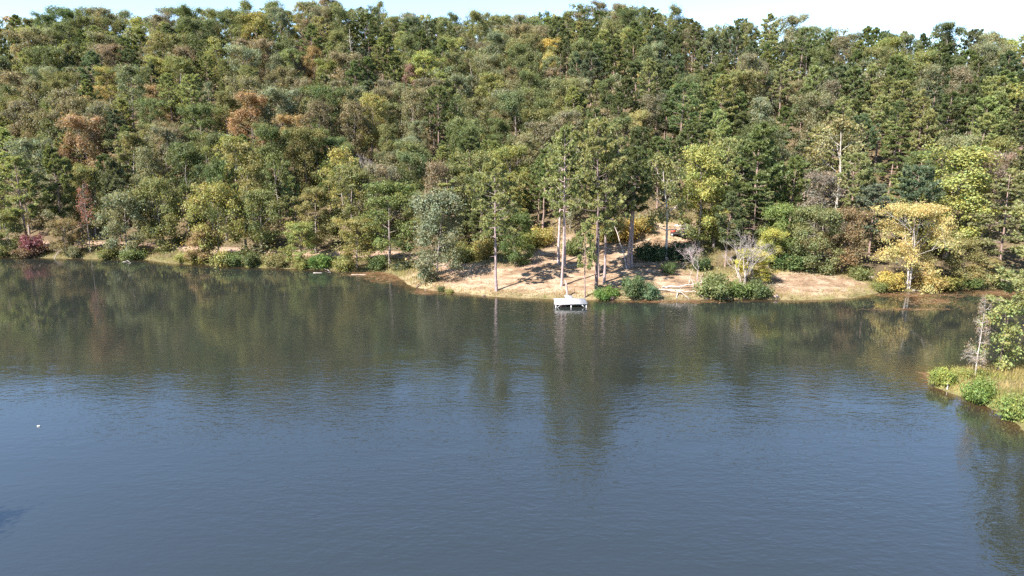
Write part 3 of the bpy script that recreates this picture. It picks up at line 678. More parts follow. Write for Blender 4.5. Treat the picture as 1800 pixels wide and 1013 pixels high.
SHR = [
 (SH[0], 62, 448, 404, 48, (.125, .048, .045), 'crimson red shrub at the left end of the bank'.replace('at the left end of', 'above')),
 (SH[1], 60, 451, 428, 62, (.16, .115, .065), 'low rusty scrub around the crimson shrub'),
 (SH[1], 10, 450, 428, 44, OLIVE, 'olive bush at the water beside the rusty scrub'),
 (SH[1], 125, 453, 430, 40, GRYGRN, 'grey-green bush under the orange and green tree'),
 (SH[1], 188, 455, 434, 52, (.13, .15, .05), 'low bush hanging over the water under the grey-green tree'),
 (SH[3], 232, 456, 436, 52, (.115, .14, .045), 'low green bush next to the overhanging bush'),
 (SH[3], 320, 458, 444, 42, YGRN, 'low yellowish bush on the grassy point of the bank'),
 (SH[1], 345, 465, 438, 36, (.20, .18, .055), 'yellowish bush under the orange-yellow tree'),
 (SH[0], 410, 466, 438, 44, (.11, .14, .045), 'green bush at the waterline below the track'),
 (SH[1], 440, 469, 440, 40, DARKG, 'dark bush between waterline bushes'),
 (SH[1], 482, 470, 442, 48, (.16, .155, .06), 'pale olive bush dipping into the water'),
 (SH[0], 563, 473, 441, 46, (.085, .135, .03), 'round bright green bush at the waterline'),
 (SH[1], 532, 472, 448, 36, YGRN, 'yellow-green bush under the leaning tree'),
 (SH[3], 608, 475, 448, 44, (.17, .18, .055), 'light green bush beside the three slim trunks'),
 (SH[0], 660, 474, 442, 44, (.085, .11, .035), 'green bush between slim trunks and thick dark trunk'),
 (SH[3], 705, 474, 458, 44, GRYGRN, 'low grey-green scrub under the silvery tree'),
 (SH[3], 775, 514, 500, 16, DARKG, 'tiny dark bush at the clearing waterline'),
 (SH[3], 790, 516, 506, 18, YGRN, 'tiny yellow-green bush at the clearing waterline'),
 (SH[1], 815, 458, 420, 62, (.17, .18, .055), 'pale green scrub behind the silvery tree'),
 (SH[2], 850, 456, 410, 40, (.20, .19, .06), 'yellowish tall scrub behind the lone pine'),
 (SH[1], 1068, 527, 502, 56, (.095, .16, .035), 'bright green bush at the water beside the dock'),
 (SH[2], 1112, 524, 474, 46, (.075, .115, .045), 'dark green tall bush at the water edge, by the dock'),
 (SH[0], 1136, 528, 490, 44, (.085, .13, .06), 'dark glossy bush next to the tall waterside bush'),
 (SH[1], 1262, 522, 476, 88, (.125, .155, .055), 'wide olive green thicket under the bleached tree'),
 (SH[0], 1298, 522, 486, 52, (.105, .145, .04), 'green thicket around the bleached trunk'),
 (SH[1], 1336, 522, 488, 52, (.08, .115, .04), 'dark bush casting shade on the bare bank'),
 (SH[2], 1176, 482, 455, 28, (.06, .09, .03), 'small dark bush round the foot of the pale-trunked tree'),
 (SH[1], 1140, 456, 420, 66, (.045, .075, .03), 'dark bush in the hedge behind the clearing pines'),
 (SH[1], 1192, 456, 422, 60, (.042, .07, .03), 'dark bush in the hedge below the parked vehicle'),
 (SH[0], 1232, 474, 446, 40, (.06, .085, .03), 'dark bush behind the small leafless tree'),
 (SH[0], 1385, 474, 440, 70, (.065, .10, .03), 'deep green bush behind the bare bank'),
 (SH[1], 1510, 490, 462, 46, (.13, .15, .05), 'olive bush at the end of the bare bank'),
 (SH[3], 1545, 512, 494, 36, (.12, .15, .045), 'low bush left of the golden stems'.replace('left of', 'beside')),
 (SH[0], 1662, 508, 480, 60, (.19, .19, .05), 'yellowish bush beside the golden tree over the water'),
 (SH[0], 1566, 511, 470, 54, (.28, .235, .06), 'yellow bush under the golden tree beside its stems'),
 (SH[1], 1632, 511, 474, 62, (.27, .225, .07), 'pale yellow bush under the outer limbs of the golden tree'),
 (SH[0], 1705, 506, 478, 46, (.10, .14, .04), 'green bush beside the leaning bare stem'),
 (SH[1], 1775, 506, 470, 66, (.075, .105, .035), 'dark bush below the broad pale pine'),
 (SH[0], 1655, 677, 640, 46, (.185, .215, .05), 'light green bush on the tip of the grassy point'),
 (SH[1], 1725, 709, 660, 68, (.135, .19, .045), 'dense green bush on the water side of the grassy point'),
 (SH[3], 1692, 664, 645, 34, (.21, .22, .06), 'small pale bush behind the tip bush'),
 (SH[1], 1785, 742, 690, 72, (.155, .195, .05), 'wide green bush at the base of the grassy point'),
 (SH[0], 1100, 425, 372, 52, (.30, .235, .06), 'yellow scrub between pines above the trail'),
 (SH[0], 1065, 425, 378, 50, (.24, .22, .06), 'yellow-green scrub behind the dock pines'),
 (SH[2], 1130, 408, 375, 44, (.22, .20, .06), 'yellowish scrub by the upper trail'),
 (SH[0], 955, 432, 392, 56, (.24, .215, .06), 'yellow scrub at the head of the trail'),
 (SH[2], 925, 440, 395, 46, (.17, .18, .05), 'green-yellow scrub beside the dark low tree'),
 (SH[1], 1010, 448, 415, 50, (.09, .12, .035), 'green scrub beside the trail behind the slim pines'),
 (SH[0], 1680, 420, 385, 60, (.16, .17, .05), 'scrub under the tall lime tree'),
]
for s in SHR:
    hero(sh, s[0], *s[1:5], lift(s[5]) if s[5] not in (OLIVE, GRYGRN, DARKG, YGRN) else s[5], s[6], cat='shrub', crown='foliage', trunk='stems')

# ------------------------------------------------------------------ the wooded slope
cand = []
rng = np.random.default_rng(21)
cell = {}
def ok(x, y, r):
    k = (int(x // 8), int(y // 8))
    for a in (-1, 0, 1):
        for b in (-1, 0, 1):
            for (x2, y2, r2) in cell.get((k[0] + a, k[1] + b), ()):
                if (x - x2) ** 2 + (y - y2) ** 2 < ((r + r2) * .5) ** 2: return False
    return True
for (x, y, r) in OCC: cell.setdefault((int(x // 8), int(y // 8)), []).append((x, y, min(r, 3.2) * 1.7))
XY = np.column_stack([rng.uniform(-230, 245, 17000), rng.uniform(90, 290, 17000)])
dsh = shore_d(XY); dfar = np.where(inside(XY, FARPOLY), seg_dist(XY, FAR, False), 0); scl = sd_poly(XY, CLEAR); hz = height(XY); uu = hill_u(XY[:, 0], dfar)
for i, (x, y) in enumerate(XY):
    if dfar[i] < 11.5 or uu[i] > 1.5 or scl[i] > -2.5 or dsh[i] < 2: continue
    if x < -.80 * y - 14 or x > .98 * y + 22: continue
    r = rng.uniform(3.7, 5.6) if uu[i] < .3 else rng.uniform(3.5, 5.2)
    if not ok(x, y, r): continue
    cell.setdefault((int(x // 8), int(y // 8)), []).append((x, y, r))
    cand.append((x, y, hz[i], dfar[i], uu[i]))
trees = []
for (x, y, z, df, u_) in cand:
    ax = x / y
    pf = .30 + .38 * sstep(-.05, .35, ax) + .5 * (vnoise(np.array(x * .035), np.array(y * .035), 41) - .5)
    pf = pf + .12 * (ax > .3) - .22 * (u_ > .8) * (ax > .05)
    isp = rng.random() < pf
    zone = 'lower' if u_ < .27 else ('middle' if u_ < .55 else ('upper' if u_ < .85 else 'ridge'))
    n1 = float(vnoise(np.array(x * .05), np.array(y * .05), 51)); n2 = float(vnoise(np.array(x * .045), np.array(y * .045), 57))
    if isp:
        k = rng.random(); H = rng.uniform(10.5, 16)
        if zone == 'ridge': H = rng.uniform(10, 13.5)
        pr = PM[rng.integers(4)] if k < .62 else (PT[rng.integers(4)] if k < .82 else (PM[0] if (k < .93 or u_ > .6) else (PL2 if k < .97 else PL)))
        if pr in PT and zone == 'ridge': pr = PM[rng.integers(4)]
        if pr in PT: H *= 1.12
        W = pr.W * H / pr.H * rng.uniform(.95, 1.28)
        ci = rng.choice(4, p=[.42, .25, .15, .18]); c_ = [PINEG, PINEY, PINEB_, PINED][ci]; cn = ['green', 'yellowish green', 'blue-green', 'dark green'][ci]
    else:
        H = rng.uniform(9.5, 16); pr = B[rng.integers(6)] if rng.random() < .86 else (BSP if rng.random() < .5 else BP)
        if zone == 'ridge': H = rng.uniform(10.5, 14.5)
        W = pr.W * H / pr.H * rng.uniform(.76, 1.05)
        wgt = np.array([.26, .20, .20 - .12 * n1, .055, .014, .12, .008, .006]); wgt[2] += .12 * n1
        if zone == 'ridge': wgt = np.array([.30, .22, .08, .03, .006, .28, .005, .002])
        if ax < -.2: wgt[4] += .008; wgt[3] += .012
        wgt = wgt * np.array([1, .4 + 1.6 * n2, .2 + 2 * n1, 2 - 1.8 * n2, 1.6 - n2, 1.8 - 1.6 * n1, 1, 1]); ci = rng.choice(8, p=wgt / wgt.sum()); c_ = [OLIVE, GRYGRN, BROWN, YGRN, ORANGE, DARKG, RUSSET, GOLD][ci]
        cn = ['olive', 'grey-green', 'brownish', 'yellow-green', 'orange-brown', 'dark green', 'russet', 'golden'][ci]
    c_ = tuple(np.array(c_) * rng.uniform(.85, 1.18) * np.array([rng.uniform(.92, 1.08), 1, rng.uniform(.9, 1.12)]))
    trees.append([isp, pr, x, y, z - .2, H, W, c_, cn, zone, 0])
# how much of each one the view shows, front to back, on a coarse raster
trees.sort(key=lambda t: t[3])
buf = np.zeros((127, 225), bool)
for t in trees:
    u0, v0, dep = project(t[2], t[3], t[4] + t[5] * .68)
    ru, rv = t[6] * .45 / dep * FPX / 8, t[5] * .34 / dep * FPX / 8
    cu, cv = u0 / 8, v0 / 8
    a0, a1 = int(max(0, cu - ru)), int(min(225, cu + ru + 1)); b0, b1 = int(max(0, cv - rv)), int(min(127, cv + rv + 1))
    if a1 <= a0 or b1 <= b0: continue
    yy, xx = np.mgrid[b0:b1, a0:a1]; mk = ((xx - cu) / ru) ** 2 + ((yy - cv) / rv) ** 2 <= 1
    t[10] = int((mk & ~buf[b0:b1, a0:a1]).sum()); buf[b0:b1, a0:a1] |= mk
ZN = {'lower': 'on the lower slope', 'middle': 'at mid slope', 'upper': 'on the upper slope', 'ridge': 'on the ridge top'}
MARK = [(60, 'crimson shrub'), (222, 'grey-green round tree'), (385, 'yellow-green bank tree'), (563, 'round bright green bush'), (690, 'thick dark trunk'), (768, 'silvery round tree'), (873, 'lone pine'),
        (1004, 'white dock'), (1110, 'leaning dead stem'), (1226, 'small leafless tree'), (1311, 'bleached white tree'), (1440, 'bare bank'), (1598, 'golden tree'), (1668, 'tall lime tree'), (1752, 'broad pale pine')]
ind = []
for flag in (True, False):
    s = sorted([t for t in trees if t[0] == flag and t[10] > 0], key=lambda t: -t[10]); ind += s[:(262 if flag else 264)]
idset = set(id(t) for t in ind)
for t in ind:
    isp, pr, x, y, z, H, W, c_, cn, zone, vis = t
    shape = 'broad layered pine' if pr in (PL, PL2) else ('tall slim pine' if pr in PT else (('tall bushy pine' if H > 13.5 else 'bushy pine') if isp else ('sparse half-bare tree' if pr is BSP else ('narrow upright tree' if pr is BP else ('tall round-crowned tree' if H > 12.8 else 'round-crowned tree')))))
    uu_ = project(x, y, z)[0]; mk_ = min(MARK, key=lambda m_: abs(m_[0] - uu_))[1]
    lab = '%s %s %s, uphill from the %s' % (cn, shape, ZN[zone], mk_)
    put(pn if isp else bl, pr, (x, y, z), H, W, c_, lab, 'tree', group='%s %ss %s uphill from the %s' % (cn, shape, ZN[zone], mk_),
        bark=PINEB if isp else tuple(np.array(GREY) * RNG.uniform(.7, 1.5)), lean=(RNG.normal() * .025, RNG.normal() * .025))
# the rest of the wood, beyond what can be told apart: one mass
lo = [broadleaf('lo%d' % i, 500 + i, H=17, R=4.6, n=900, leaf=.72, nl=10, sub=3, clump=1.2, sides=4) for i in range(3)]
lp = [pine('lop%d' % i, 510 + i, H=17, c0=.3, R=3.6, nb=20, tw=3, ntri=4, ln=.85, wid=.14, sides=4, dead=0) for i in range(3)]
V_, Q_, T_, C_, MI = [], [], [], [], []; n0 = 0
TRI = []
for t in trees:
    if id(t) in idset: continue
    pr = (lp if t[0] else lo)[rng.integers(3)]; g, LV, LP, LT = pr.raw
    a = rng.random() * 6.28; R_ = np.array([[math.cos(a), -math.sin(a), 0], [math.sin(a), math.cos(a), 0], [0, 0, 1]])
    S = np.array([t[6] / pr.W, t[6] / pr.W, t[5] / pr.H]); o = np.array([t[2], t[3], t[4]])
    V_.append((LV * S) @ R_.T + o); Q_.append(LP[0] + n0); C_.append(LT * np.array(t[7])); MI.append(np.zeros(len(LP[0]), int)); n0 += len(LV)
    # trunk only (first tube)
    tv = (g.V[0] * S) @ R_.T + o; V_.append(tv); Q_.append(g.Q[0] + n0); C_.append(np.tile(np.array(GREY) * .9, (len(tv), 1))); MI.append(np.zeros(len(g.Q[0]), int)); n0 += len(tv)
wood = link('distant_wood', make_mesh('distant_wood', np.vstack(V_), [np.vstack(Q_)], (M_LEAF,), tint=np.vstack(C_)), color=(1, 1, 1))
tag(wood, 'mass of mixed trees filling the wood between the nearer crowns', 'wood', kind='stuff')

# undergrowth: knee to head high scrub scattered on the slope
pts = []
for i in range(9000):
    x, y = rng.uniform(-220, 220), rng.uniform(98, 290); pts.append((x, y))
pts = np.array(pts); dfu = np.where(inside(pts, FARPOLY), seg_dist(pts, FAR, False), 0); cu_ = sd_poly(pts, CLEAR)
keep = ((dfu > 10.5) & (hill_u(pts[:, 0], dfu) < 1.3) | (pts[:, 0] < -14) & (dfu > 1.0) & (dfu < 5.8)) & (cu_ < -1.0) & (np.abs(pts[:, 0]) < .8 * pts[:, 1] + 6) & (rng.random(len(pts)) < .8)
pts = pts[keep]; zz = height(pts)
rr = rng.uniform(.6, 1.0, len(pts)) + 1.6 * rng.random(len(pts)) ** 2.5; cen = np.column_stack([pts, zz + rr * .75])
V, Q, T = leaves(rng, cen, rr, len(pts) * 44, .40, squash=1.0)
kk = rng.choice(5, len(T) // 4, p=[.3, .25, .2, .15, .1]); pal = np.array([YGRN, OLIVE, (.28, .23, .10), GRYGRN, (.28, .20, .11)])
big = pal[(vnoise(V[::4, 0] * .2, V[::4, 1] * .2, 61) * 4.99).astype(int)]
und = link('undergrowth', make_mesh('undergrowth', V, [Q], (M_LEAF,), tint=T * np.repeat(.65 * big + .35 * pal[kk], 4, 0)), color=(1, 1, 1))
tag(und, 'yellowish scrub and saplings on the floor of the wood', 'undergrowth', kind='stuff')

# ------------------------------------------------------------------ grass and weeds
def blades(name, P2, hgt, wid, cols, label, lean=.35, z0=0):
    n = len(P2); z = height(P2) if z0 is None else np.full(n, z0)
    a = rng.random(n) * 6.28; h = hgt * (.5 + rng.random(n)); l = lean * h * rng.random(n) * 1.4
    b2 = rng.random(n) * 6.28
    base = np.column_stack([P2, z - .03]); s = np.column_stack([np.cos(a), np.sin(a), 0 * a]) * (wid * (.6 + .8 * rng.random(n)))[:, None]
    tip = base + np.column_stack([np.cos(b2) * l, np.sin(b2) * l, h])
    V = np.stack([base - s, base + s, tip], 1).reshape(-1, 3)
    cols = np.array(cols); w = vnoise(P2[:, 0] * .5, P2[:, 1] * .5, 71) * .75 + rng.random(n) * .25
    T = cols[np.clip((w * len(cols)).astype(int), 0, len(cols) - 1)] * rng.uniform(.75, 1.25, n)[:, None]
    o = link(name, make_mesh(name, V, [np.arange(3 * n).reshape(-1, 3)], (M_GRASS,), tint=np.repeat(T, 3, 0)), color=(1, 1, 1))
    return tag(o, label, 'grass', kind='stuff')
GC = [(.15, .165, .045), (.22, .21, .06), (.30, .245, .095), (.36, .28, .13)]
Pg = np.column_stack([rng.uniform(34, 82, 150000), rng.uniform(28, 84, 150000)]); dg = shore_d(Pg)
Pg = Pg[(dg > .05) & (np.where(inside(Pg, FARPOLY), 1, 0) == 0) & (rng.random(len(Pg)) < .8)]
blades('meadow_grass', Pg, .42, .028, GC, 'tall yellow-green grass covering the point', z0=None)
Pg = np.column_stack([rng.uniform(-110, 95, 260000), rng.uniform(84, 145, 260000)]); dg = shore_d(Pg); cg = sd_poly(Pg, CLEAR); inf = inside(Pg, FARPOLY)
edge = (dg > 0) & (dg < 1.6 + 1.2 * vnoise(Pg[:, 0] * .3, Pg[:, 1] * .3, 5)) & (rng.random(len(Pg)) < .6 * vnoise(Pg[:, 0] * .25, Pg[:, 1] * .25, 15) + .1)
rim = (cg < 1.2) & (cg > -5) & (dg > 1) & (rng.random(len(Pg)) < .9 * vnoise(Pg[:, 0] * .18, Pg[:, 1] * .18, 25))
leftb = (dg > .3) & (dg < 6) & (Pg[:, 0] < -12) & (rng.random(len(Pg)) < .45)
spar = (cg > 0) & (dg > .5) & (rng.random(len(Pg)) < .10 + .5 * (vnoise(Pg[:, 0] * .35, Pg[:, 1] * .35, 35) > .72))
Pe = Pg[inf & (edge | rim | leftb)]; blades('bank_grass', Pe, .42, .035, GC, 'rough grass fringing the bank and clearing', z0=None)
Pe = Pg[inf & spar]; blades('dry_grass', Pe, .14, .03, [(.30, .22, .12), (.40, .29, .17), (.46, .34, .20), (.25, .22, .08)], 'thin dry grass on the tan clearing', lean=1.2, z0=None)
bb0, bb1 = CLEAR.min(0), CLEAR.max(0); Pl = rng.uniform(bb0, bb1, (90000, 2)); Pl = Pl[(sd_poly(Pl, CLEAR) > -1) & (shore_d(Pl) > .2)]
Pl = Pl[rng.random(len(Pl)) < .15 + .85 * vnoise(Pl[:, 0] * .45, Pl[:, 1] * .45, 45)]
blades('leaf_litter', Pl, .06, .07, [(.20, .115, .07), (.30, .19, .12), (.40, .29, .20), (.16, .10, .06), (.34, .22, .12)], 'fallen leaves and pine straw strewn over the clearing', lean=4.5, z0=None)
# floating weed and twigs in the shallows
wp = []
for (u, v, su, sv, n) in [(690, 487, 26, 6, 700), (650, 482, 26, 3, 350), (1600, 519, 50, 2.6, 420), (1610, 544, 38, 1.2, 120), (1760, 516, 32, 3, 450), (1640, 530, 26, 4, 250), (1180, 530, 45, 1.6, 350), (1638, 662, 8, 4, 120), (750, 514, 16, 2, 150)]:
    for _ in range(n):
        p = hit0(u + rng.normal() * su, v + rng.normal() * sv); wp.append((p[0], p[1]))
wp = np.array(wp); wp = wp[shore_d(wp) < .15]; n = len(wp)
a = rng.normal(size=n) * .55; l = rng.uniform(.12, .7, n); w = rng.uniform(.012, .04, n)
dx = np.column_stack([np.cos(a) * l, np.sin(a) * l, 0 * a]); dy = np.column_stack([-np.sin(a) * w, np.cos(a) * w, 0 * a]); c0_ = np.column_stack([wp, rng.uniform(.012, .035, n)])
V = np.stack([c0_ - dx - dy, c0_ + dx - dy + [0, 0, .02], c0_ + dx + dy + [0, 0, .02], c0_ - dx + dy], 1).reshape(-1, 3)
T = np.array([(.22, .11, .06), (.30, .17, .09), (.16, .13, .05), (.36, .25, .15)])[rng.integers(0, 4, n)]
tag(link('water_weed', make_mesh('water_weed', V, [np.arange(4 * n).reshape(-1, 4)], (M_GRASS,), tint=np.repeat(T, 4, 0)), color=(1, 1, 1)),
    'brown weed and twigs floating in the shallows', 'weed', kind='stuff')

# ------------------------------------------------------------------ dock
def part(name, g, mat, parent, loc=(0, 0, 0)): return link(name, g.mesh(name, mat), parent, loc)
dk = hit0(1004, 541); DX, DY = dk[0], dk[1]
dock = bpy.data.objects.new('dock', None); COL.objects.link(dock); dock.location = (DX, DY, 0); dock.rotation_euler = (0, 0, math.radians(.5))
tag(dock, 'white wooden dock on short posts at the edge of the clearing', 'dock')
DW_, DD_, DZ = 4.35, 2.75, .62
g = Geo(); npk = 19; pw = DD_ / npk
g.box((0, 0, 0), (DW_, pw - .012, .045)); pm = g.mesh('plank', M_DECK)
for i in range(npk):
    link('plank', pm, dock, (rng.normal() * .008, .06 + pw * (i + .5), DZ + rng.normal() * .003), (0, 0, rng.normal() * .0015))
g = Geo(); g.box((0, .02, DZ - .125), (DW_ - .02, .05, .19)); part('front_beam', g, M_DECK, dock)
g = Geo(); g.box((0, DD_ + .10, DZ - .125), (DW_ - .02, .05, .19)); part('rear_beam', g, M_DECK, dock)
for sx in (-1, 1):
    g = Geo(); g.box((sx * (DW_ / 2 - .035), DD_ / 2 + .06, DZ - .125), (.045, DD_ - .02, .185)); part('side_beam', g, M_DECK, dock)
for x in (-DW_ / 2 + .12, 0, DW_ / 2 - .12):
    for y in (.13, DD_ - .05):
        g = Geo(); g.box((x, y, -.4), (.13, .13, 2.0 - .13)); part('post', g, M_DECK, dock)
for sx in (-1, 1):
    g = Geo(); g.box((sx * (DW_ / 2 - .52), .03, .18), (.08, .05, .62), (0, -sx * math.radians(48), 0)); part('brace', g, M_DECK, dock)
    g = Geo(); g.box((sx * (DW_ / 2 - .62), DD_ - .06, .28), (.09, .06, .75), (0, sx * math.radians(52), 0)); part('brace', g, M_DECK, dock)
# gangway up to the bank
gw = Geo(); gw.box((0, 0, 0), (1.05, .172, .045)); gm_ = gw.mesh('gangway_plank', M_DECK)
yb = DY + DD_ + 2.3; zb = max(height([[DX, yb]])[0] + .06, .5)
for i in range(12):
    f = (i + .5) / 12; link('gangway_plank', gm_, dock, (-.0, DD_ + .14 + f * 2.2, DZ + .03 + f * (zb - DZ)), (math.atan2(zb - DZ, 2.2), 0, 0))
for sx in (-1, 1):
    g = Geo(); g.box((sx * .45, DD_ + .12 + 1.1, DZ - .07 + .5 * (zb - DZ)), (.05, 2.2, .13), (math.atan2(zb - DZ, 2.2), 0, 0)); part('gangway_beam', g, M_DECK, dock)

# ------------------------------------------------------------------ dead wood, stumps, stones
def wood_piece(name, pts, r0, r1, label, cat, col, twigs=0, seed=0, group=None, sides=8, zoff=0):
    r_ = np.random.default_rng(seed); P_ = []
    for (u, v, dz) in pts:
        p = ground_hit(u, v); p[2] = max(p[2], -.02) + dz; P_.append(p)
    P_ = np.array(P_); o = P_[0].copy(); P_ -= o
    t = np.linspace(0, 1, len(P_)); tf = np.linspace(0, 1, max(6, len(P_) * 3)); C_ = np.stack([np.interp(tf, t, P_[:, k]) for k in range(3)], 1)
    C_[1:-1] += r_.normal(size=(len(tf) - 2, 3)) * r0 * .35
    g = Geo(); g.tube(C_, np.linspace(r0, r1, len(tf)) * (1 + .12 * r_.normal(size=len(tf))), sides)
    root = link(name, g.mesh(name, M_BARK, True), None, o, color=col)
    for k in range(twigs):
        f = r_.integers(1, len(tf)); b0 = C_[f]; dr = rdir(r_, 1)[0]; dr[2] = abs(dr[2]) * .8 + .1; l_ = r_.uniform(.4, 1.5)
        g = Geo(); g.tube(np.array([b0, b0 + dr * l_ * .5 + r_.normal(size=3) * .06, b0 + dr * l_]), [r1 * .9, r1 * .6, .012], 5)
        link('branch', g.mesh('branch', M_BARK, True), root, color=col)
    return tag(root, label, cat, group)
WHITE = (.42, .385, .35)
p_st = ground_hit(996.5, 525); g = Geo(); hs = top_z(p_st, 493) - p_st[2]
g.tube(np.array([[.05, 0, -.3], [0.02, 0, hs * .3], [-.10, 0, hs * .7], [-.17, .0, hs * .93], [-.22, 0, hs]]), [.20, .16, .13, .11, .05], 9)
st = link('broken_stump', g.mesh('broken_stump', M_BARK, True), None, p_st, color=(.36, .29, .27)); tag(st, 'tall broken stump standing behind the white dock', 'stump')
wood_piece('leaning_dead_tree', [(1103, 476, -.2), (1096, 460, 1.2), (1086, 452, 3.4), (1072, 448, 6.3)], .13, .04, 'grey dead stem leaning among the clearing pines', 'dead tree', (.42, .37, .35), 6, 5)
wood_piece('fallen_log', [(1164, 508, .25), (1190, 509, .35), (1215, 507, .5), (1240, 505, .6)], .14, .06, 'bleached fallen trunk lying behind the bank', 'log', WHITE, 7, 6)
wood_piece('fallen_branch', [(1158, 512, .2), (1190, 518, .55), (1205, 520, .5), (1222, 520, .6), (1244, 527, .02)], .10, .05, 'long curved white branch reaching into the water', 'branch', WHITE, 4, 7)
wood_piece('forked_branch', [(1189, 526, 0), (1191, 518, .5), (1200, 522, .5), (1212, 528, 0)], .07, .035, 'forked bleached branch propped on the waterline', 'branch', WHITE, 2, 8)
wood_piece('dead_sapling', [(1211, 500, -.1), (1212, 499, 1.0), (1217, 497, 2.0)], .05, .02, 'thin bare sapling beside the fallen trunk', 'sapling', WHITE, 3, 9)
wood_piece('leaning_dead_tree', [(1718, 507, -.2), (1722, 505, .9), (1729, 503, 2.2), (1736, 501, 3.4)], .11, .05, 'pale bare stem leaning over the cove', 'dead tree', (.50, .46, .44), 3, 10)
wood_piece('driftwood', [(570, 474, .02), (576, 477, .25), (581, 479, .02)], .07, .05, 'pale driftwood stick below the round bush', 'driftwood', WHITE, 2, 11)
wood_piece('floating_log', [(617, 483.5, .03), (644, 483.5, .04)], .08, .06, 'slim floating log near the slim trunks', 'log', (.40, .33, .27), 0, 12)
wood_piece('floating_log', [(551, 480.5, .03), (566, 480.5, .03)], .07, .05, 'short pale floating log near the driftwood', 'log', WHITE, 0, 13)
wood_piece('shore_log', [(732, 506, .1), (740, 502, .35)], .12, .07, 'short dark log at the corner of the clearing', 'log', (.15, .11, .09), 0, 14)
wood_piece('bank_log', [(1515, 487, .1), (1536, 490, .12)], .10, .08, 'pale log lying in grass at the end of the bare bank', 'log', WHITE, 0, 15)
wood_piece('mooring_stake', [(1665, 687, -.2), (1664.5, 686, .7)], .045, .04, 'short white stake at the tip of the grassy point', 'stake', WHITE, 0, 16, sides=6)
wood_piece('mooring_stake', [(748, 513, -.2), (747.6, 512.6, .5)], .04, .035, 'short pale stake in the water by the clearing', 'stake', WHITE, 0, 17, sides=6)
wood_piece('sunken_branch', [(95, 456, .0), (103, 452, .9), (112, 450, 1.3)], .05, .02, 'grey twiggy branch hanging in the water by the rusty scrub', 'branch', (.40, .35, .34), 9, 18)
wood_piece('sunken_branch', [(216, 461, .02), (225, 461, .25), (230, 463, .02)], .05, .03, 'pale curved branch poking out of the water', 'branch', WHITE, 1, 19)
def stone(p, s, col, label, seed):
    r_ = np.random.default_rng(seed); nu, nv = 10, 7; V = []
    for j in range(nv):
        th = math.pi * j / (nv - 1)
        for i in range(nu):
            a = 2 * math.pi * i / nu; k = 1 + .18 * math.sin(a * 2 + seed) + r_.normal() * .07
            V.append((math.cos(a) * math.sin(th) * k * s[0], math.sin(a) * math.sin(th) * k * s[1], math.cos(th) * s[2]))
    Q = [[j * nu + i, (j + 1) * nu + i, (j + 1) * nu + (i + 1) % nu, j * nu + (i + 1) % nu] for j in range(nv - 1) for i in range(nu)]
    o = link('stone', make_mesh('stone', V, [Q], (M_BARK,)), None, p, color=col); tag(o, label, 'stone')
stone(ground_hit(1332, 524) + [0, 0, .25], (.3, .35, .65), (.26, .24, .22), 'upright grey stone at the waterline under the dark bush', 1)
stone(ground_hit(1364, 524) + [0, 0, .1], (.32, .25, .28), (.36, .28, .24), 'small tan stone at the waterline of the bare bank', 2)
stone(ground_hit(1074, 526) + [0, 0, .12], (.55, .4, .28), (.36, .24, .20), 'reddish stone below the bush beside the dock', 3)
stone(ground_hit(851, 521) + [0, 0, .05], (.22, .2, .2), (.12, .09, .08), 'small dark stone at the foot of the lone pine bank', 4)
M_FOAM = plain_mat('pale_foam', (.45, .44, .42), .7, .1)
p = hit0(68, 750); g = Geo(); g.tube(np.array([[-.12, 0, .03], [-.06, .0, .045], [.06, .01, .045], [.12, .0, .03]]), [.03, .06, .06, .035], 8)
tag(link('floating_scrap', g.mesh('floating_scrap', M_FOAM, True), None, p), 'tiny white scrap floating on the open water', 'scrap')

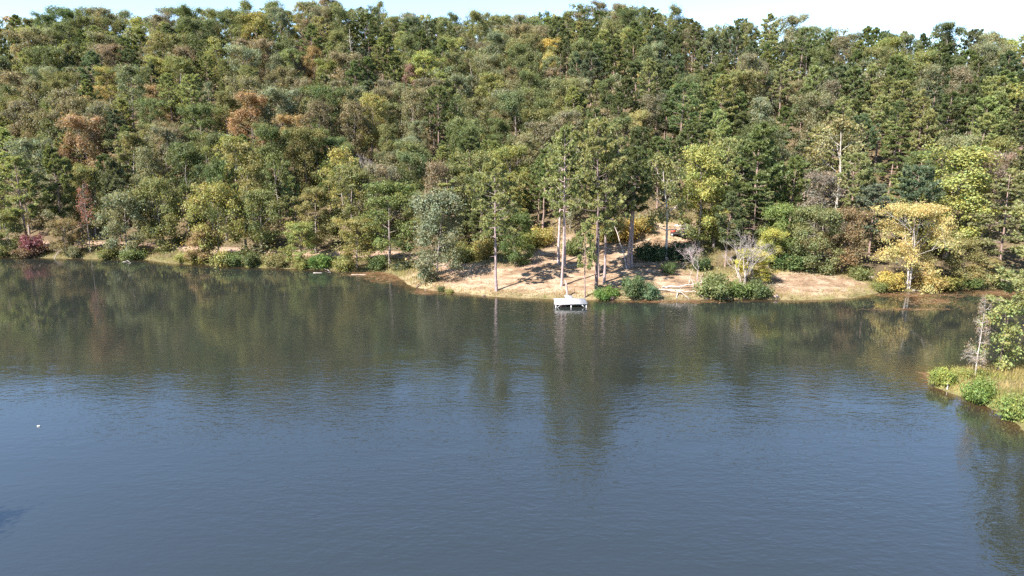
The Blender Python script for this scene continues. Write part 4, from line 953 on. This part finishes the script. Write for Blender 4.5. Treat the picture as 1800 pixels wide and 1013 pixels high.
# ------------------------------------------------------------------ parked off-road vehicle
M_RED = plain_mat('red_panel', (.42, .06, .04), .35, .15); M_BLACK = plain_mat('black_rubber', (.02, .02, .02), .7, .2); M_ROOF = plain_mat('white_roof', (.80, .80, .80), .4, .08)
vp = ground_hit(1192, 417); veh = bpy.data.objects.new('utility_vehicle', None); COL.objects.link(veh); veh.location = vp; veh.rotation_euler = (0, 0, math.radians(155))
tag(veh, 'small open vehicle with white roof and red front parked above the clearing', 'vehicle')
g = Geo(); g.box((0, 0, .55), (2.5, 1.25, .32)); g.box((-.75, 0, .82), (1.0, 1.3, .28)); part('body', g, M_BLACK, veh)
g = Geo(); g.add(np.array([(.55, -.6, .72), (1.35, -.5, .72), (1.35, .5, .72), (.55, .6, .72), (.55, -.6, 1.08), (1.3, -.45, .92), (1.3, .45, .92), (.55, .6, 1.08)]), [[0, 1, 5, 4], [1, 2, 6, 5], [2, 3, 7, 6], [3, 0, 4, 7], [4, 5, 6, 7], [0, 3, 2, 1]]); part('bonnet', g, M_RED, veh)
g = Geo(); g.box((-.05, 0, 1.92), (1.5, 1.3, .07)); g.box((-.05, 0, 1.97), (1.2, 1.05, .05)); part('roof', g, M_ROOF, veh)
for sx, sy in ((.62, .56), (.62, -.56), (-.7, .56), (-.7, -.56)):
    g = Geo(); g.tube(np.array([[sx, sy, .7], [sx * .96, sy, 1.9]]), [.03, .03], 6); part('roof_post', g, M_BLACK, veh)
g = Geo(); g.box((-.15, 0, .92), (.5, 1.1, .16)); g.box((-.38, 0, 1.2), (.12, 1.1, .5)); part('seat', g, M_BLACK, veh)
for sx in (.95, -.85):
    for sy in (.6, -.6):
        th = np.linspace(0, 2 * math.pi, 17); g = Geo(); g.tube(np.stack([np.cos(th) * .22, 0 * th, np.sin(th) * .22], 1), np.full(17, .11), 8, False)
        w = part('wheel', g, M_BLACK, veh, (sx, sy, .32)); g = Geo(); g.tube(np.array([[0, -.08, 0], [0, .08, 0]]), [.14, .14], 10); part('rim', g, M_ROOF, w)
print('TREES', len(trees), 'individual', len(ind), 'stuff', len(trees) - len(ind), 'visible p/b', sum(1 for t in trees if t[0] and t[10] > 0), sum(1 for t in trees if (not t[0]) and t[10] > 0))
